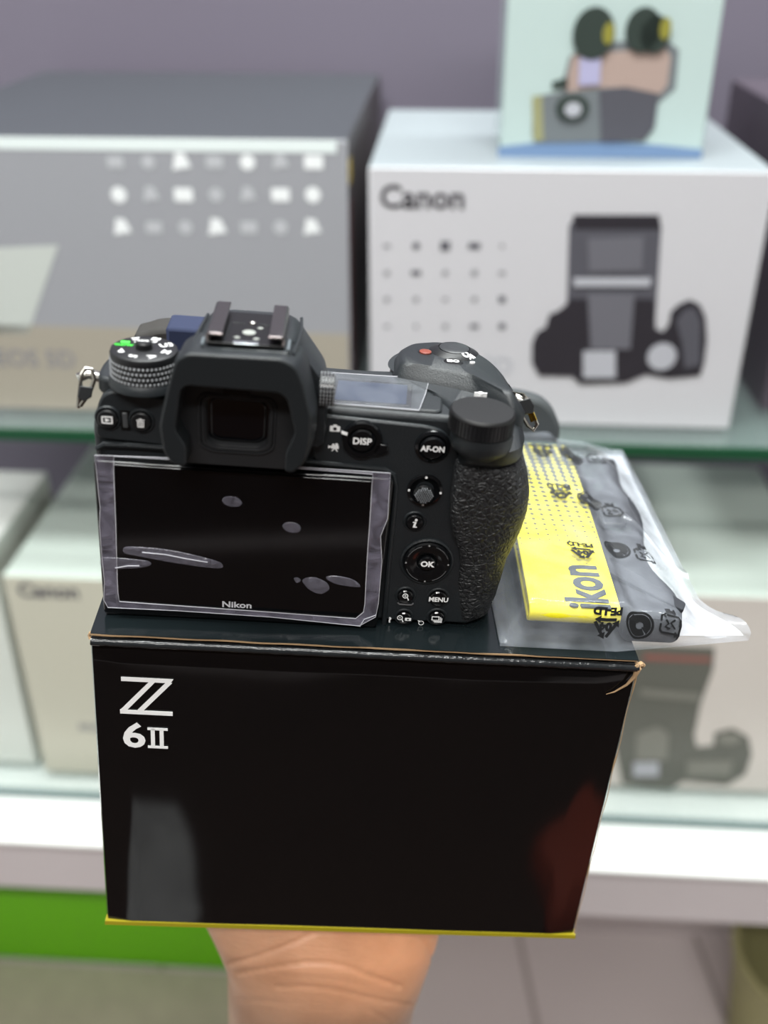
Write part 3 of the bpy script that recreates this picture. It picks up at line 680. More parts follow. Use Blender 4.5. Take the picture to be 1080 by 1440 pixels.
# --- grip
def gsec(z, xl, yb, xr, bx=0, yf=57):
    S = [(xl-3, 20), (xl, 12.2), (xl+1.0, yb+1.0), (xl+5, yb), (xr-7, yb+.3), (xr-2.2, yb+4), (xr, yb+11), (xr-.2, 30), (xr-2, 44), (xr-7, yf-2), (xr-15, yf), (xr-26, yf-1), (xr-33, yf-8), (xr-35, 40), (xr-30, 32)]
    return [(x, y, z) for x, y in smoothclosed([(a+bx, b) for a, b in S], 5)]
P(MB().loft([gsec(1.5, 107, 11.6, 119), gsec(4, 106.8, 10.2, 120.8), gsec(10, 107, 9.8, 122.0), gsec(14.6, 107.3, 9.6, 122.3)]), 'grip_base', leather_m, 'leatherette cap below the seam')
P(MB().loft([gsec(15.0, 107.3, 9.3, 122.4), gsec(24, 107.0, 8.6, 123.0), gsec(30, 106, 7.8, 124.4), gsec(36, 103.4, 6.8, 125.4), gsec(42, 101.9, 6.0, 125.9), gsec(48, 101.4, 5.4, 125.5), gsec(53, 101.3, 5.2, 124.2), gsec(57, 101.4, 5.2, 122.6), gsec(59.3, 101.8, 5.6, 121.8), gsec(60.2, 103, 7, 120.6)]),
  'grip', leather_m, 'pebbled leatherette grip', smooth=60)
# shoulder and collar carrying the rear dial
P(MB().loft([gsec(59.6, 102.2, 5.8, 121.0), gsec(62, 102.8, 3.4, 120.9), gsec(66, 101.6, 2.6, 120.8), gsec(69.5, 100, 13, 120), gsec(72, 101, 20, 119), gsec(73, 102, 22, 118)]), 'grip_shoulder', body_m, smooth=60)
DX, DY = 107.1, 7.6
P(MB().lathe((DX+.6, DY, 60.6), 2, [(5.0, 2), (7.8, 4.5), (8.5, 6), (8.6, 8.6), (8.4, 9.6), (4, 9.6)], 56), 'dial_collar', body_m)
def cog(i): return 1.0 if i % 4 in (0, 1) else .955
cd = P(MB().lathe((DX, DY, 70.2), 2, [(8.4, 0), (8.9, .4), (8.9, 5.1)], 200, rfun=cog, cap1=False), 'command_dial', knurl_m, 'ribbed black thumb dial', smooth=20)
m = MB(); m.lathe((DX, DY, 75.2), 2, [(8.9, 0), (8.75, .5), (8.3, .9), (1, 1.0)], 64); P(m, 'dial_cap', mat('dial_cap_black', srgb(10, 10, 12), .5, bump=.1, bscale=3000), parent=cd)
# grip top deck
top = [(86, 34), (86.2, 46), (90, 53), (98, 56.5), (107, 55), (111.5, 45), (114.5, 31.5), (117.2, 17.5), (114.5, 17.5), (111.5, 23), (107.5, 28), (100.5, 31), (93, 33)]
bot = [(83.5, 32), (84, 48), (88, 56), (98, 59.5), (110, 58), (116, 46), (119.5, 33), (121, 16), (117, 14), (113.5, 18), (108.5, 23), (100.5, 26.5), (92, 29)]
def ds(S, z, k=0): return [(x, y, z - .06*max(0, y-34)+k) for x, y in [(a, b) for a, b in byangle(roundpoly(S, 2.5, 4), (101, 38), 96)]]
def mixs(S, T, w): return [(a[0]*(1-w)+b[0]*w, a[1]*(1-w)+b[1]*w, a[2]*(1-w)+b[2]*w) for a, b in zip(S, T)]
t_, b_ = ds(top, 76.6), ds(bot, 71.4)
lo = [(x, y, 58) for x, y, z in b_]
inset = [(101+(x-101)*.94, 40+(y-40)*.94, z+.5) for x, y, z in t_]
P(MB().loft([lo, b_, mixs(b_, t_, .55), mixs(b_, t_, .92), inset]), 'grip_deck', body_m, smooth=50)
# power ring, shutter, small buttons
PX, PY, PZ = 102.6, 46.6, 74.6
pr_ = P(MB().lathe((PX, PY, PZ), 2, [(7.8, 0), (8.1, .7), (7.7, 1.5), (5.0, 3.0), (4.8, 3.1), (4.7, 2.7), (1, 2.7)], 56), 'power_ring', dial_m)
m = MB(); m.lathe((PX, PY, PZ+2.3), 2, [(4.5, 0), (4.5, .9), (3.6, 1.3), (1, 1.1)], 40); P(m, 'shutter_button', mat('shutter_black', srgb(44, 46, 48), .35), parent=pr_)
m = MB(); q = G.at(655, 500, 2, PZ+2.2)
def pzf(a, b):
    d = math.hypot(a-PX, b-PY); T = [(0, 3.1), (5.0, 3.0), (7.7, 1.5), (8.1, .9), (9, .7), (20, .4)]
    for (r0, z0), (r1, z1) in zip(T[:-1], T[1:]):
        if d <= r1: return PZ+z0+(z1-z0)*(d-r0)/(r1-r0)+.1
m.text('OFF', PX+4.3, PY-4.5, 0, 2.9, ax=2, bold=.12, rot=-8, th=.12, zf=pzf); P(m, 'power_lettering', white_m, 'white OFF lettering', parent=pr_)
q = G.at(598, 497, 2, 76.5); m = MB().lathe((q.x, q.y, 74.6), 2, [(2.6, 0), (2.6, 1.6), (2.2, 1.9), (.5, 1.9)], 28); rbn = P(m, 'record_button', dark_m)
m = MB().lathe((q.x, q.y, 76.5), 2, [(1.8, 0), (1.8, .4), (1.2, .6), (.3, .6)], 24); P(m, 'button_cap', red_m, 'red cap', parent=rbn)
q = G.at(637, 511, 2, 76.6); m = MB().lathe((q.x, q.y, 74.8), 2, [(3.0, 0), (3.0, 1.8), (2.5, 2.1), (.5, 2.0)], 28); ib = P(m, 'iso_button', dark_m)
m = MB(); m.text('ISO', q.x, q.y+.3, 76.9, 2.4, ax=2, bold=.1, th=.06); P(m, 'iso_lettering', white_m, parent=ib)
q = G.at(664, 512, 2, 76.6); m = MB().prism(circ(q.x, q.y, .8, 12, .4), 2, 75, 77.0); P(m, 'index_mark', white_m)

# --- rear buttons
def bpt(u, v, y=10.4): q = G.at(u, v, 1, y); return q.x, q.z
def button(u, v, r, nm='button', out=1.2, recess=.9, m_=gloss_m, dome=True, label=None):
    x, z = bpt(u, v)
    b = P(MB().lathe((x, 10.4, z), 1, [(r+recess, .2), (r+recess, -.1), (r+recess-.25, -.45), (r+.35, -.45), (r+.2, .1)], 40, False, False), nm+'_collar' if False else 'button_rim', body_m)
    prof = [(r, .2), (r, -out+.3), (r-.3, -out), (r*.5, -out-.12), (.1, -out-.15)]
    o = P(MB().lathe((x, 10.4, z), 1, prof, 40, False, True), nm, m_, label)
    b.parent = o
    return o, x, 10.4-out-.16, z
bt_m = mat('button_black', srgb(24, 25, 27), .3)
# playback
o, x, y, z = button(152, 589, 2.7, 'playback_button', m_=bt_m); m = MB()
for a in ((-1.5, 1.5, .75, 1.1), (-1.5, 1.5, -1.1, -.75), (-1.5, -1.1, -1.1, 1.1), (1.1, 1.5, -1.1, 1.1)): m.box(x+a[0], x+a[1], y-.05, y, z+a[2], z+a[3])
m.flat([(x-.5, z-.55), (x+.8, z), (x-.5, z+.55)], 1, y, .05); P(m, 'playback_symbol', white_m, parent=o)
o, x, y, z = button(199, 593, 2.7, 'delete_button', m_=bt_m); m = MB()
m.flat([(x-1.1, z+.6), (x+1.1, z+.75), (x+1.1, z+1.0), (x-1.1, z+.85)], 1, y, .05); m.box(x-.35, x+.35, y-.05, y, z+.9, z+1.25)
for dx in (-.75, -.25, .25, .75): m.box(x+dx-.14, x+dx+.14, y-.05, y, z-1.2, z+.5)
m.box(x-.85, x+.85, y-.05, y, z-1.35, z-1.1); m.box(x-.95, x+.95, y-.05, y, z+.3, z+.5); P(m, 'bin_symbol', white_m, parent=o)
x, z = bpt(177, 592); P(MB().prism(roundpoly([(x-1.3, z-3), (x+1.3, z-3), (x+1.1, z+2.8), (x-1.3, z+2.8)], .3), 1, 10.7, 10.2), 'port_slot', dark_m)
P(MB().prism(roundpoly([(x-.7, z-2.2), (x+.6, z-2.2), (x+.5, z+2.3), (x-.9, z+2.3)], .3), 1, 10.6, 9.9), 'slot_lever', mat('lever_grey', srgb(66, 68, 70), .35), bevel=.2)
# DISP with photo/video selector
x, z = bpt(509, 618)
sel = P(MB().lathe((x, 10.4, z), 1, [(5.6, .1), (5.6, -1.0), (5.2, -1.5), (3.9, -1.5), (3.7, -1.0), (3.7, .1)], 56, False, False), 'mode_selector', gloss_m)
m = MB(); q0 = px([(529, 625), (546, 627), (546, 636), (532, 641), (522, 640)], 9.3); m.prism(roundpoly(q0, .5), 1, 10.6, 8.9); P(m, 'selector_tab', gloss_m, parent=sel, bevel=.3)
m = MB(); q0 = px([(480, 607), (489, 610), (488, 614), (480, 611)], 8.9); m.prism(q0, 1, 8.95, 8.8); P(m, 'selector_tick', white_m, parent=sel)
o = P(MB().lathe((x, 10.4, z), 1, [(3.4, .1), (3.4, -1.4), (3.0, -1.8), (.1, -1.9)], 40, False, True), 'display_button', gloss_m)
m = MB(); m.text('DISP', x, z, 8.48, 2.7, bold=.07, sx=.98, th=.05); P(m, 'display_lettering', white_m, parent=o)
def onrear(parts, y=10.38): 
    m = MB()
    for pp in parts: m.flat(pp, 1, y, .05)
    return m
x, z = bpt(471, 604)
P(onrear([rr(x-1.4, x+1.4, z-.9, z+.8, .25), rr(x-.5, x+.5, z+.7, z+1.2, .1)]), 'photo_symbol', white_m)
P(onrear([circ(x, z-.05, .5, 16)], 10.3), 'symbol_hole', dark_m)
x, z = bpt(469, 630)
P(onrear([rr(x-.7, x+1.4, z-.5, z+.5, .1), [(x-1.5, z-.5), (x-.7, z-.1), (x-.7, z+.2), (x-1.5, z+.5)], circ(x+.8, z+.75, .45, 12), circ(x-.1, z+.7, .35, 12), [(x+.1, z-.4), (x+.5, z-.4), (x-.3, z-1.3), (x-.6, z-1.3)], [(x+.3, z-.4), (x+.7, z-.4), (x+1.3, z-1.3), (x+.9, z-1.3)]]), 'video_symbol', white_m)
# AF-ON
x, z = bpt(608, 629)
o = P(MB().lathe((x, 10.4, z), 1, [(5.0, .1), (4.8, -.5), (4.0, -.9), (3.5, -.3)], 48, False, False), 'focus_button_rim', gloss_m)
o = P(MB().lathe((x, 10.4, z), 1, [(3.4, .1), (3.4, -1.2), (3.0, -1.7), (.1, -1.8)], 40, False, True), 'focus_button', gloss_m)
m = MB(); m.text('AF-ON', x, z, 8.58, 2.35, bold=.07, sx=.92, th=.05); P(m, 'focus_lettering', white_m, parent=o)
# joystick
x, z = bpt(597, 690)
js = P(MB().lathe((x, 10.4, z), 1, [(5.1, .1), (5.0, -.6), (4.3, -.8), (3.6, -.2), (2.6, .0)], 48, False, False), 'joystick_well', gloss_m)
jc = P(MB().lathe((x-.3, 10.4, z-.3), 1, [(2.2, .2), (2.3, -1.4), (3.0, -1.8), (3.0, -2.3), (2.6, -2.7), (.1, -2.8)], 40, False, True), 'joystick', gloss_m)
m = MB()
for i in range(-4, 5):
    for j in range(-4, 5):
        a, b = x-.3+i*.62+(.31 if j % 2 else 0), z-.3+j*.56
        if (a-x+.3)**2+(b-z+.3)**2 < 2.5**2: m.add([(a-.27, 7.62, b), (a, 7.62, b+.32), (a+.27, 7.62, b), (a, 7.62, b-.32), (a, 7.05, b)], [(0, 1, 4), (1, 2, 4), (2, 3, 4), (3, 0, 4)])
P(m, 'joystick_studs', mat('stud_grey', srgb(110, 112, 115), .25), parent=jc, smooth=0)
for a, b in ((0, 4.4), (4.5, -.3), (-4.5, 0), (-.1, -4.5)):
    m = MB(); m.flat(rr(x+a-.3, x+a+.3, z+b-.3, z+b+.3, .1), 1, 9.55, .08); P(m, 'direction_dot', white_m, parent=js)
# i button
o, x, y, z = button(583, 734, 2.5, 'info_button'); m = MB()
m.flat(circ(x+.25, z+1.15, .42, 14), 1, y, .05); m.flat([(x-.6, z+.55), (x+.45, z+.55), (x+.15, z-1.0), (x+.7, z-1.0), (x+.65, z-1.35), (x-.55, z-1.35), (x-.2, z+.2), (x-.65, z+.2)], 1, y, .05); P(m, 'info_symbol', white_m, parent=o)
# multi selector
x, z = bpt(600, 790)
P(MB().lathe((x, 10.4, z), 1, [(8.0, .1), (7.9, -.5), (7.4, -.8), (6.9, -.3)], 64, False, False), 'selector_rim', body_m)
ms = P(MB().lathe((x, 10.4, z), 1, [(6.9, .2), (6.9, -1.0), (6.5, -1.5), (5.6, -1.6), (3.6, -1.1), (2.8, -.8), (2.6, -.6)], 64, False, False), 'multi_selector', gloss_m)
m = MB(); m.lathe((x, 10.4, z), 1, [(2.4, -.4), (2.4, -1.5), (2.0, -1.8), (.1, -1.85)], 32, False, True); P(m, 'ok_button', gloss_m, parent=ms)
m = MB(); m.text('OK', x, z, 8.52, 2.5, bold=.11, sx=1.05, th=.05); P(m, 'ok_lettering', white_m, parent=ms)
m = MB()
for a0, a1 in ((20, 70), (110, 160), (200, 250), (290, 340)):
    m.tube([(x+6.2*math.cos(R(a)), 8.82, z+6.2*math.sin(R(a))) for a in range(a0, a1+1, 5)], .09, 6)
P(m, 'selector_arc', mat('arc_grey', srgb(84, 84, 86), .35), parent=ms)
for a in (0, 90, 180, 270):
    m = MB(); m.prism(circ(x+6.25*math.cos(R(a)), z+6.25*math.sin(R(a)), .25, 10), 1, 8.95, 8.75); P(m, 'direction_dot', mat('dot_grey', srgb(150, 150, 150), .4), parent=ms)
# zoom, menu, thumbnail, drive
def lens_icon(m, x, z, y, plus):
    m.ring((x-.15, y, z+.35), 1, .62, .88, -.05, 0, 24); m.flat([(x+.35, z-.2), (x+.6, z+0), (x+1.1, z-1.1), (x+.8, z-1.3)], 1, y, .05)
    m.box(x-.5, x+.2, y-.05, y, z+.27, z+.43)
    if plus: m.box(x-.23, x-.07, y-.05, y, z+.0, z+.7)
o, x, y, z = button(570, 838, 2.3, 'zoom_in_button'); m = MB(); lens_icon(m, x, z+.3, y, True); P(m, 'magnifier_symbol', white_m, parent=o)
x2, z2 = bpt(570, 850); m = MB(); m.tube([(x2-2.4, 10.2, z2+.4), (x2-1.8, 9.9, z2), (x2+1.8, 9.9, z2), (x2+2.4, 10.2, z2+.4)], .28, 8); P(m, 'tactile_bar', mat('bar_grey', srgb(90, 90, 92), .35))
o, x, y, z = button(616, 841, 2.6, 'menu_button'); m = MB(); m.text('MENU', x, z, y+.02, 2.2, bold=.07, sx=.98, th=.05); P(m, 'menu_lettering', white_m, parent=o)
o, x, y, z = button(568, 868, 2.1, 'zoom_out_button'); m = MB(); lens_icon(m, x-1.2, z+.1, y, False); m.flat(rr(x+.2, x+2.1, z-.55, z+.55, .15), 1, y, .05); P(m, 'magnifier_symbol', white_m, parent=o)
m = MB(); m.flat(circ(x+1.15, z, .3, 12), 1, y-.06, .03); P(m, 'symbol_hole', dark_m, parent=o)
o, x, y, z = button(614, 868, 2.3, 'drive_button'); m = MB()
m.flat(rr(x-1.7, x+.7, z-.5, z+1.0, .15), 1, y, .05)
m.flat([(x-1.2, z-.65), (x+.9, z-.65), (x+.9, z+.7), (x+1.15, z+.7), (x+1.15, z-.9), (x-1.2, z-.9)], 1, y, .05); m.flat([(x-.8, z-1.0), (x+1.3, z-1.0), (x+1.3, z+.4), (x+1.55, z+.4), (x+1.55, z-1.25), (x-.8, z-1.25)], 1, y, .05)
P(m, 'frames_symbol', white_m, parent=o); m = MB(); m.flat(rr(x-1.4, x+.4, z-.2, z+.7, .1), 1, y-.06, .03); P(m, 'symbol_hole', dark_m, parent=o)
m = MB(); x, z = bpt(548, 873); m.text('?', x, z, 10.36, 2.6, bold=.12, th=.05); P(m, 'help_symbol', white_m)
m = MB(); x, z = bpt(592, 877); m.ring((x, 10.36, z), 1, .62, .85, -.05, 0, 24); m.flat([(x-.1, z+.1), (x+.1, z-.1), (x-.5, z+.6)], 1, 10.36, .05); m.flat([(x-1.2, z+.9), (x-.5, z+.9), (x-.8, z+.4)], 1, 10.36, .05); P(m, 'timer_symbol', white_m)

# --- strap lugs with triangle rings
def lug(sgn, pts_lug, tri, guard):
    m = MB(); m.tube(pts_lug, [2.2, 2.0, 1.7], 12, flat=.7); lg = P(m, 'strap_lug', steel_m, 'steel strap lug')
    m = MB(); m.tube(tri, .62, 8, closed=True); P(m, 'ring', steel_m, parent=lg)
    m = MB(); m.loft(guard); P(m, 'ring_guard', mat('guard_black', srgb(48, 50, 52), .45), 'black plastic guard', parent=lg, bevel=.3)
g1 = lambda u, v, y: tuple(G.at(u, v, 1, y))
lug(-1, [(3.5, 22, 71.5), (-.2, 21, 73), (-2.4, 19.5, 72.2)],
    [g1(114, 528, 18), g1(120, 519, 19), g1(129, 521, 19), g1(133, 535, 18), g1(127, 552, 17), g1(113, 572, 16), g1(110, 575, 16), g1(113, 548, 17)],
    [[g1(112, 544, 15.5), g1(131, 546, 15.5), g1(129, 560, 15.5), g1(118, 566, 15.5), g1(109, 560, 15.5)], [g1(112, 544, 19), g1(131, 546, 19), g1(129, 560, 19), g1(118, 566, 19), g1(109, 560, 19)]])
lug(1, [(117.5, 30, 70.5), (121, 29, 70.8), (123.6, 28, 70)],
    [g1(722, 552, 27), g1(735, 556, 27), g1(743, 568, 26), g1(755, 598, 25), g1(750, 606, 25), g1(742, 600, 25), g1(728, 576, 26)],
    [[g1(727, 566, 24.5), g1(745, 561, 24.5), g1(752, 572, 24.5), g1(750, 582, 24.5), g1(732, 586, 24.5)], [g1(727, 566, 28), g1(745, 561, 28), g1(752, 572, 28), g1(750, 582, 28), g1(732, 586, 28)]])
m = MB(); m.tube([g1(743, 580, 25.5), g1(748, 594, 25)], .5, 8); m.tube([g1(747, 578, 25.5), g1(753, 592, 25)], .5, 8); P(m, 'ring_prong', mat('brass', srgb(190, 160, 70), .25, metal=1), 'brass coloured prongs')

# ================================================================== STRAP IN ITS PLASTIC BAG
yst = bpy.data.materials.new('yellow_strap_weave'); yst.use_nodes = True; nt = yst.node_tree; p_ = nt.nodes['Principled BSDF']; p_.inputs['Roughness'].default_value = .6
tc = nt.nodes.new('ShaderNodeTexCoord'); sp = nt.nodes.new('ShaderNodeSeparateXYZ'); nt.links.new(tc.outputs['Object'], sp.inputs[0])
def mth(op, a, b=None):
    n_ = nt.nodes.new('ShaderNodeMath'); n_.operation = op
    for i, v in enumerate((a, b)):
        if v is None: continue
        if isinstance(v, (int, float)): n_.inputs[i].default_value = v
        else: nt.links.new(v, n_.inputs[i])
    return n_.outputs[0]
kx = 2*math.pi/.0066
sxn = mth('SINE', mth('MULTIPLY', mth('ADD', sp.outputs[0], sp.outputs[1]), kx)); syn = mth('SINE', mth('MULTIPLY', mth('SUBTRACT', sp.outputs[0], sp.outputs[1]), kx))
pr2 = mth('MULTIPLY', sxn, syn)                       # -1..1 lattice
fade = nt.nodes.new('ShaderNodeMapRange'); fade.inputs['From Min'].default_value = -.022; fade.inputs['From Max'].default_value = .05; fade.inputs['To Min'].default_value = .97; fade.inputs['To Max'].default_value = -.5
nt.links.new(sp.outputs[1], fade.inputs['Value'])
dots = mth('GREATER_THAN', pr2, fade.outputs[0])
mx = nt.nodes.new('ShaderNodeMix'); mx.data_type = 'RGBA'; mx.inputs['A'].default_value = srgb(218, 206, 22); mx.inputs['B'].default_value = srgb(44, 48, 44)
nt.links.new(dots, mx.inputs['Factor']); nt.links.new(mx.outputs['Result'], p_.inputs['Base Color'])
S_ = Thing('neck_strap', 'folded yellow and black neck strap inside the clear bag beside the camera', 'strap', (150, 60, 2.2))
m = MB(); th_ = 1.6
def ribbon(x0, x1, path, th):
    """strap of width x0..x1(y) following (y,z) path"""
    m = MB(); rings = []
    for i, (y, z) in enumerate(path):
        a = Vector(path[max(i-1, 0)]); b = Vector(path[min(i+1, len(path)-1)]); d = (b-a).normalized(); nrm = Vector((-d.y, d.x))*th/2
        sh_ = .04*y; rings.append([(x0+sh_, y+nrm.x, z+nrm.y), (x1+sh_, y+nrm.x, z+nrm.y), (x1+sh_, y-nrm.x, z-nrm.y), (x0+sh_, y-nrm.x, z-nrm.y)])
    m.loft(rings); return m
fold = [(118, 8.6), (60, 9.2), (14, 9.2)]+[(7.2-2.0*math.sin(R(a)), 11.3-2.1*math.cos(R(a))) for a in range(0, 181, 15)]+[(14, 13.6), (40, 13.7), (70, 13.4), (100, 12.6), (118, 11.5)]
S_.part(ribbon(129.2, 157.2, fold, 1.5), 'strap_band', yst, 'yellow band with dark dots', bevel=.3)
S_.part(ribbon(131, 156, [(112, 5.4), (60, 5.6), (18, 5.6)], 5.2), 'strap_lining', mat('strap_black', srgb(30, 31, 34), .7), 'black lining')
lm = mat('grey_print', srgb(44, 52, 60), .6); m = MB()
q = G.at(817, 818, 2, 14.4); m.text('ikon', q.x+.6, 17.4, 14.5, 18.5, ax=2, bold=.5, rot=90, th=.12, sx=.74); S_.part(m, 'strap_lettering', lm, 'grey brand lettering')
sb = mat('strap_black2', srgb(34, 36, 42), .75, bump=.4, bscale=800)
m = MB(); rings = []
for k in range(21):
    y = 6+k*5.4; w = 9+1.5*math.sin(k*.7); xc = 168+.8*math.sin(k*.5)+.03*y; zt = 10.5+1.4*math.sin(k*.55+1)
    rings.append([(xc+a, y, b) for a, b in rr(-w, w, 2.9, zt, 2.5, 4)])
m.loft(rings); S_.part(m, 'strap_end', sb, 'folded black end of the strap', smooth=50)
m = MB(); m.prism(rr(163, 172, 58, 66, 1.5), 2, 11, 13.4); S_.part(m, 'slide_buckle', mat('buckle_black', srgb(26, 27, 30), .35), bevel=.5)
m = MB(); m.prism(roundpoly([(158, 30), (178, 10), (180, 14), (161, 38)], 1), 2, 11.2, 12.6); S_.part(m, 'strap_tab', sb, bevel=.3)

# bag
def sm_(a, b, x): t = max(0, min(1, (x-a)/(b-a))); return t*t*(3-2*t)
def yfront(s): return 2.2+ (0 if s < .45 else (s-.45)/.55*9) 
def xright(tt): return 202-11*sm_(0, .16, tt)-.5*tt
def bag_xy(s, tt):
    x0 = 121.8+3.5*sm_(.0, .1, tt)*0; x1 = xright(tt); x = x0+(x1-x0)*s; y = yfront(s)+(137-yfront(s))*tt
    return x, y
def bag_z(x, y):
    h = 15.4*sm_(120.5, 129.5, x)*(1-sm_(172, 190, x)*.86)*sm_(1.4, 6.2, y)*(1-.55*sm_(105, 137, y))
    h -= 2.6*sm_(158, 163, x)*(1-sm_(174, 190, x))
    w = noise.noise((x*.07, y*.05, 1.3))*1.0+noise.noise((x*.19, y*.12, 4.3))*.45
    # seal ridge running diagonally
    d = (x-158)*.70-(75-y)*.72+0
    h += 1.0*math.exp(-(d/1.4)**2)*sm_(150, 160, x)
    if x > 190: h += 2.5*math.exp(-((y-16)/5)**2)*sm_(190, 197, x)
    return max(2.55, 1.2+h+w*sm_(0, 6, h))
NS, NT = 90, 130
m = MB(); V = []; F = []
for j in range(NT+1):
    for i in range(NS+1):
        x, y = bag_xy(i/NS, j/NT); V.append((x, y, max(bag_z(x, y), 2.5)))
for j in range(NT+1):
    for i in range(NS+1):
        x, y = bag_xy(i/NS, j/NT); V.append((x, y, 1.4))
st = NS+1; off = (NT+1)*st
for j in range(NT):
    for i in range(NS):
        a = j*st+i; F.append((a, a+1, a+1+st, a+st)); F.append((off+a, off+a+st, off+a+1+st, off+a+1))
edge = [i for i in range(NS+1)]+[j*st+NS for j in range(1, NT+1)]+[NT*st+i for i in range(NS-1, -1, -1)]+[j*st for j in range(NT-1, 0, -1)]
for k in range(len(edge)):
    a, b = edge[k], edge[(k+1) % len(edge)]; F.append((a, b, off+b, off+a))
m.add(V, F)
BG = Thing('plastic_bag', 'clear milky plastic bag with recycling marks, lying on the black box right of the camera', 'bag', (160, 60, 2.15))
bagm = film_mat('milky_polythene', srgb(222, 230, 242), .11, .14, bump=.2, bscale=45, vary=.5, ior=1.35)
BG.part(m, 'bag_film', bagm, smooth=80)
m = MB(); rings = []
for j in range(61):
    tt = j/60; x1 = xright(tt)-1.2; x0 = 177+1.5*math.sin(j*.3); y = 13+(133-13)*tt
    rings.append([(x0+(x1-x0)*i/10, y-(1-i/10)*2*(1-tt), 1.9+.5*noise.noise((i*.5, j*.2, 2))) for i in range(11)])
m.loft(rings, False, False, closed=False)
BG.part(m, 'bag_flange', film_mat('thick_milky_polythene', srgb(232, 238, 246), .4, .2, bump=.2, bscale=50, vary=.3, ior=1.3), 'whiter flattened side fold')
ink = mat('black_ink', srgb(26, 28, 30), .5)
def bagpt(u, v):
    z = 19
    while z > 2:
        q = G.at(u, v, 2, z)
        if bag_z(q.x, q.y) >= z: return q
        z -= .05
    return q
def lay(polys, u, v, sc, rot, nm):
    q = bagpt(u, v); c, s = math.cos(R(rot)), math.sin(R(rot)); m = MB()
    for V2, F2 in polys:
        W = []
        for a, b in V2:
            x, dy = q.x+sc*(a*c-b*s), sc*(a*s+b*c); y = q.y; n_ = 12
            for _ in range(n_):
                g_ = (bag_z(x, y+.15)-bag_z(x, y-.15))/.3; y += dy/n_/math.sqrt(1+g_*g_)
            W.append((x, y, bag_z(x, y)+.3))
        m.add(W, F2)
    BG.part(m, nm, ink, smooth=0)
def stroke(L, w, closed=False):
    V2 = []; n_ = len(L)
    for i in range(n_):
        a = Vector(L[i-1] if (closed or i > 0) else L[i]); b = Vector(L[(i+1) % n_] if (closed or i < n_-1) else L[i]); d = (b-a).normalized(); nn = Vector((-d.y, d.x))*w/2; p = Vector(L[i])
        V2 += [tuple(p+nn), tuple(p-nn)]
    F2 = [(2*i, 2*i+1, (2*i+3) % (2*n_), (2*i+2) % (2*n_)) for i in range(n_ if closed else n_-1)]
    return V2, F2
def arrow(p, d, w):
    p, d = Vector(p), Vector(d).normalized(); nn = Vector((-d.y, d.x)); return [tuple(p+nn*w), tuple(p-nn*w), tuple(p+d*w*1.5)], [(0, 1, 2)]
def tri_mark():
    L = []; c3 = [(0, 1.05), (-1.1, -.75), (1.1, -.75)]
    for i in range(3):
        a, b = Vector(c3[i]), Vector(c3[(i+1) % 3]); L.append(stroke([tuple(a.lerp(b, t_)) for t_ in (.12, .5, .72)], .28)); L.append(arrow(a.lerp(b, .72), b-a, .36))
    V2, F2 = text_geo('04', 1.0, .07); L.append(([(a, b-.15) for a, b in V2], F2)); V2, F2 = text_geo('PE-LD', .95, .06); L.append(([(a, b-1.55) for a, b in V2], F2)); return L
def dot_mark():
    c = stroke(circ(0, 0, 1.1, 28), .2, True); a1 = stroke([(.62*math.cos(R(a)), .62*math.sin(R(a))) for a in range(-20, 140, 16)], .62); a2 = stroke([(.62*math.cos(R(a)), .62*math.sin(R(a))) for a in range(170, 320, 16)], .62)
    return [c, a1, a2, arrow((.58, -.15), (.1, -1), .42), arrow((-.58, .1), (-.1, 1), .42)]
def sq_mark():
    L = [stroke([(-.5, .9), (.7, .9), (.95, .65), (.95, 0)], .2), stroke([(.5, -.9), (-.7, -.9), (-.95, -.65), (-.95, 0)], .2), arrow((-.5, .9), (-1, 0), .3), arrow((.5, -.9), (1, 0), .3), stroke([(.95, -.3), (.95, -.9)], .2), stroke([(-.95, .3), (-.95, .9)], .2)]
    L += [stroke([(-.5, .4), (0, -.1), (-.4, -.5)], .18), stroke([(0, .5), (.5, .3), (.2, 0), (.5, -.4)], .18)]
    V2, F2 = text_geo('PE', .95, .06); L.append(([(a, b-1.5) for a, b in V2], F2)); return L
for row in (((851, 885), (899, 881), (943, 879), 3.6), ((820, 779), (867, 775), (907, 781), 3.6), ((789, 696), (828, 705), (861, 719), 3.6), ((763, 637), (803, 641), (838, 646), 3.8)):
    lay(tri_mark(), *row[0], row[3], 180, 'recycling_mark'); lay(dot_mark(), *row[1], row[3]*1.05, 180, 'green_dot_mark'); lay(sq_mark(), *row[2], row[3]*.9, 180, 'plastic_mark')

# things standing on the box behind the camera
t = Thing('padded_pouch', 'small dark pouch with a blue panel standing behind the camera by the mode dial', 'pouch', (16, 82, 2.2))
t.part(MB().prism(roundpoly([(2, 2.4), (38, 2.4), (38, 66), (12, 66.8), (9, 66.3), (6, 65), (2, 63.8)], 2), 1, 74, 86), 'pouch_body', mat('pouch_black', srgb(46, 44, 42), .8), bevel=2)
t.part(MB().box(12.6, 37, 73.4, 86.6, 8, 67.6), 'blue_panel', mat('pouch_blue', srgb(32, 40, 66), .85), 'blue panel', bevel=1.2)
t = Thing('lens_cap_case', 'dark grey rounded case behind the strap bag, beside the right camera lug', 'case', (140, 118, 2.2))
t.part(MB().prism(roundpoly([(120, 2.4), (164, 2.4), (163.5, 10), (159.5, 17), (154, 21.5), (145, 23.5), (120, 24)], 3), 1, 138.5, 147), 'case_body', mat('case_grey', srgb(60, 64, 66), .6), bevel=2)

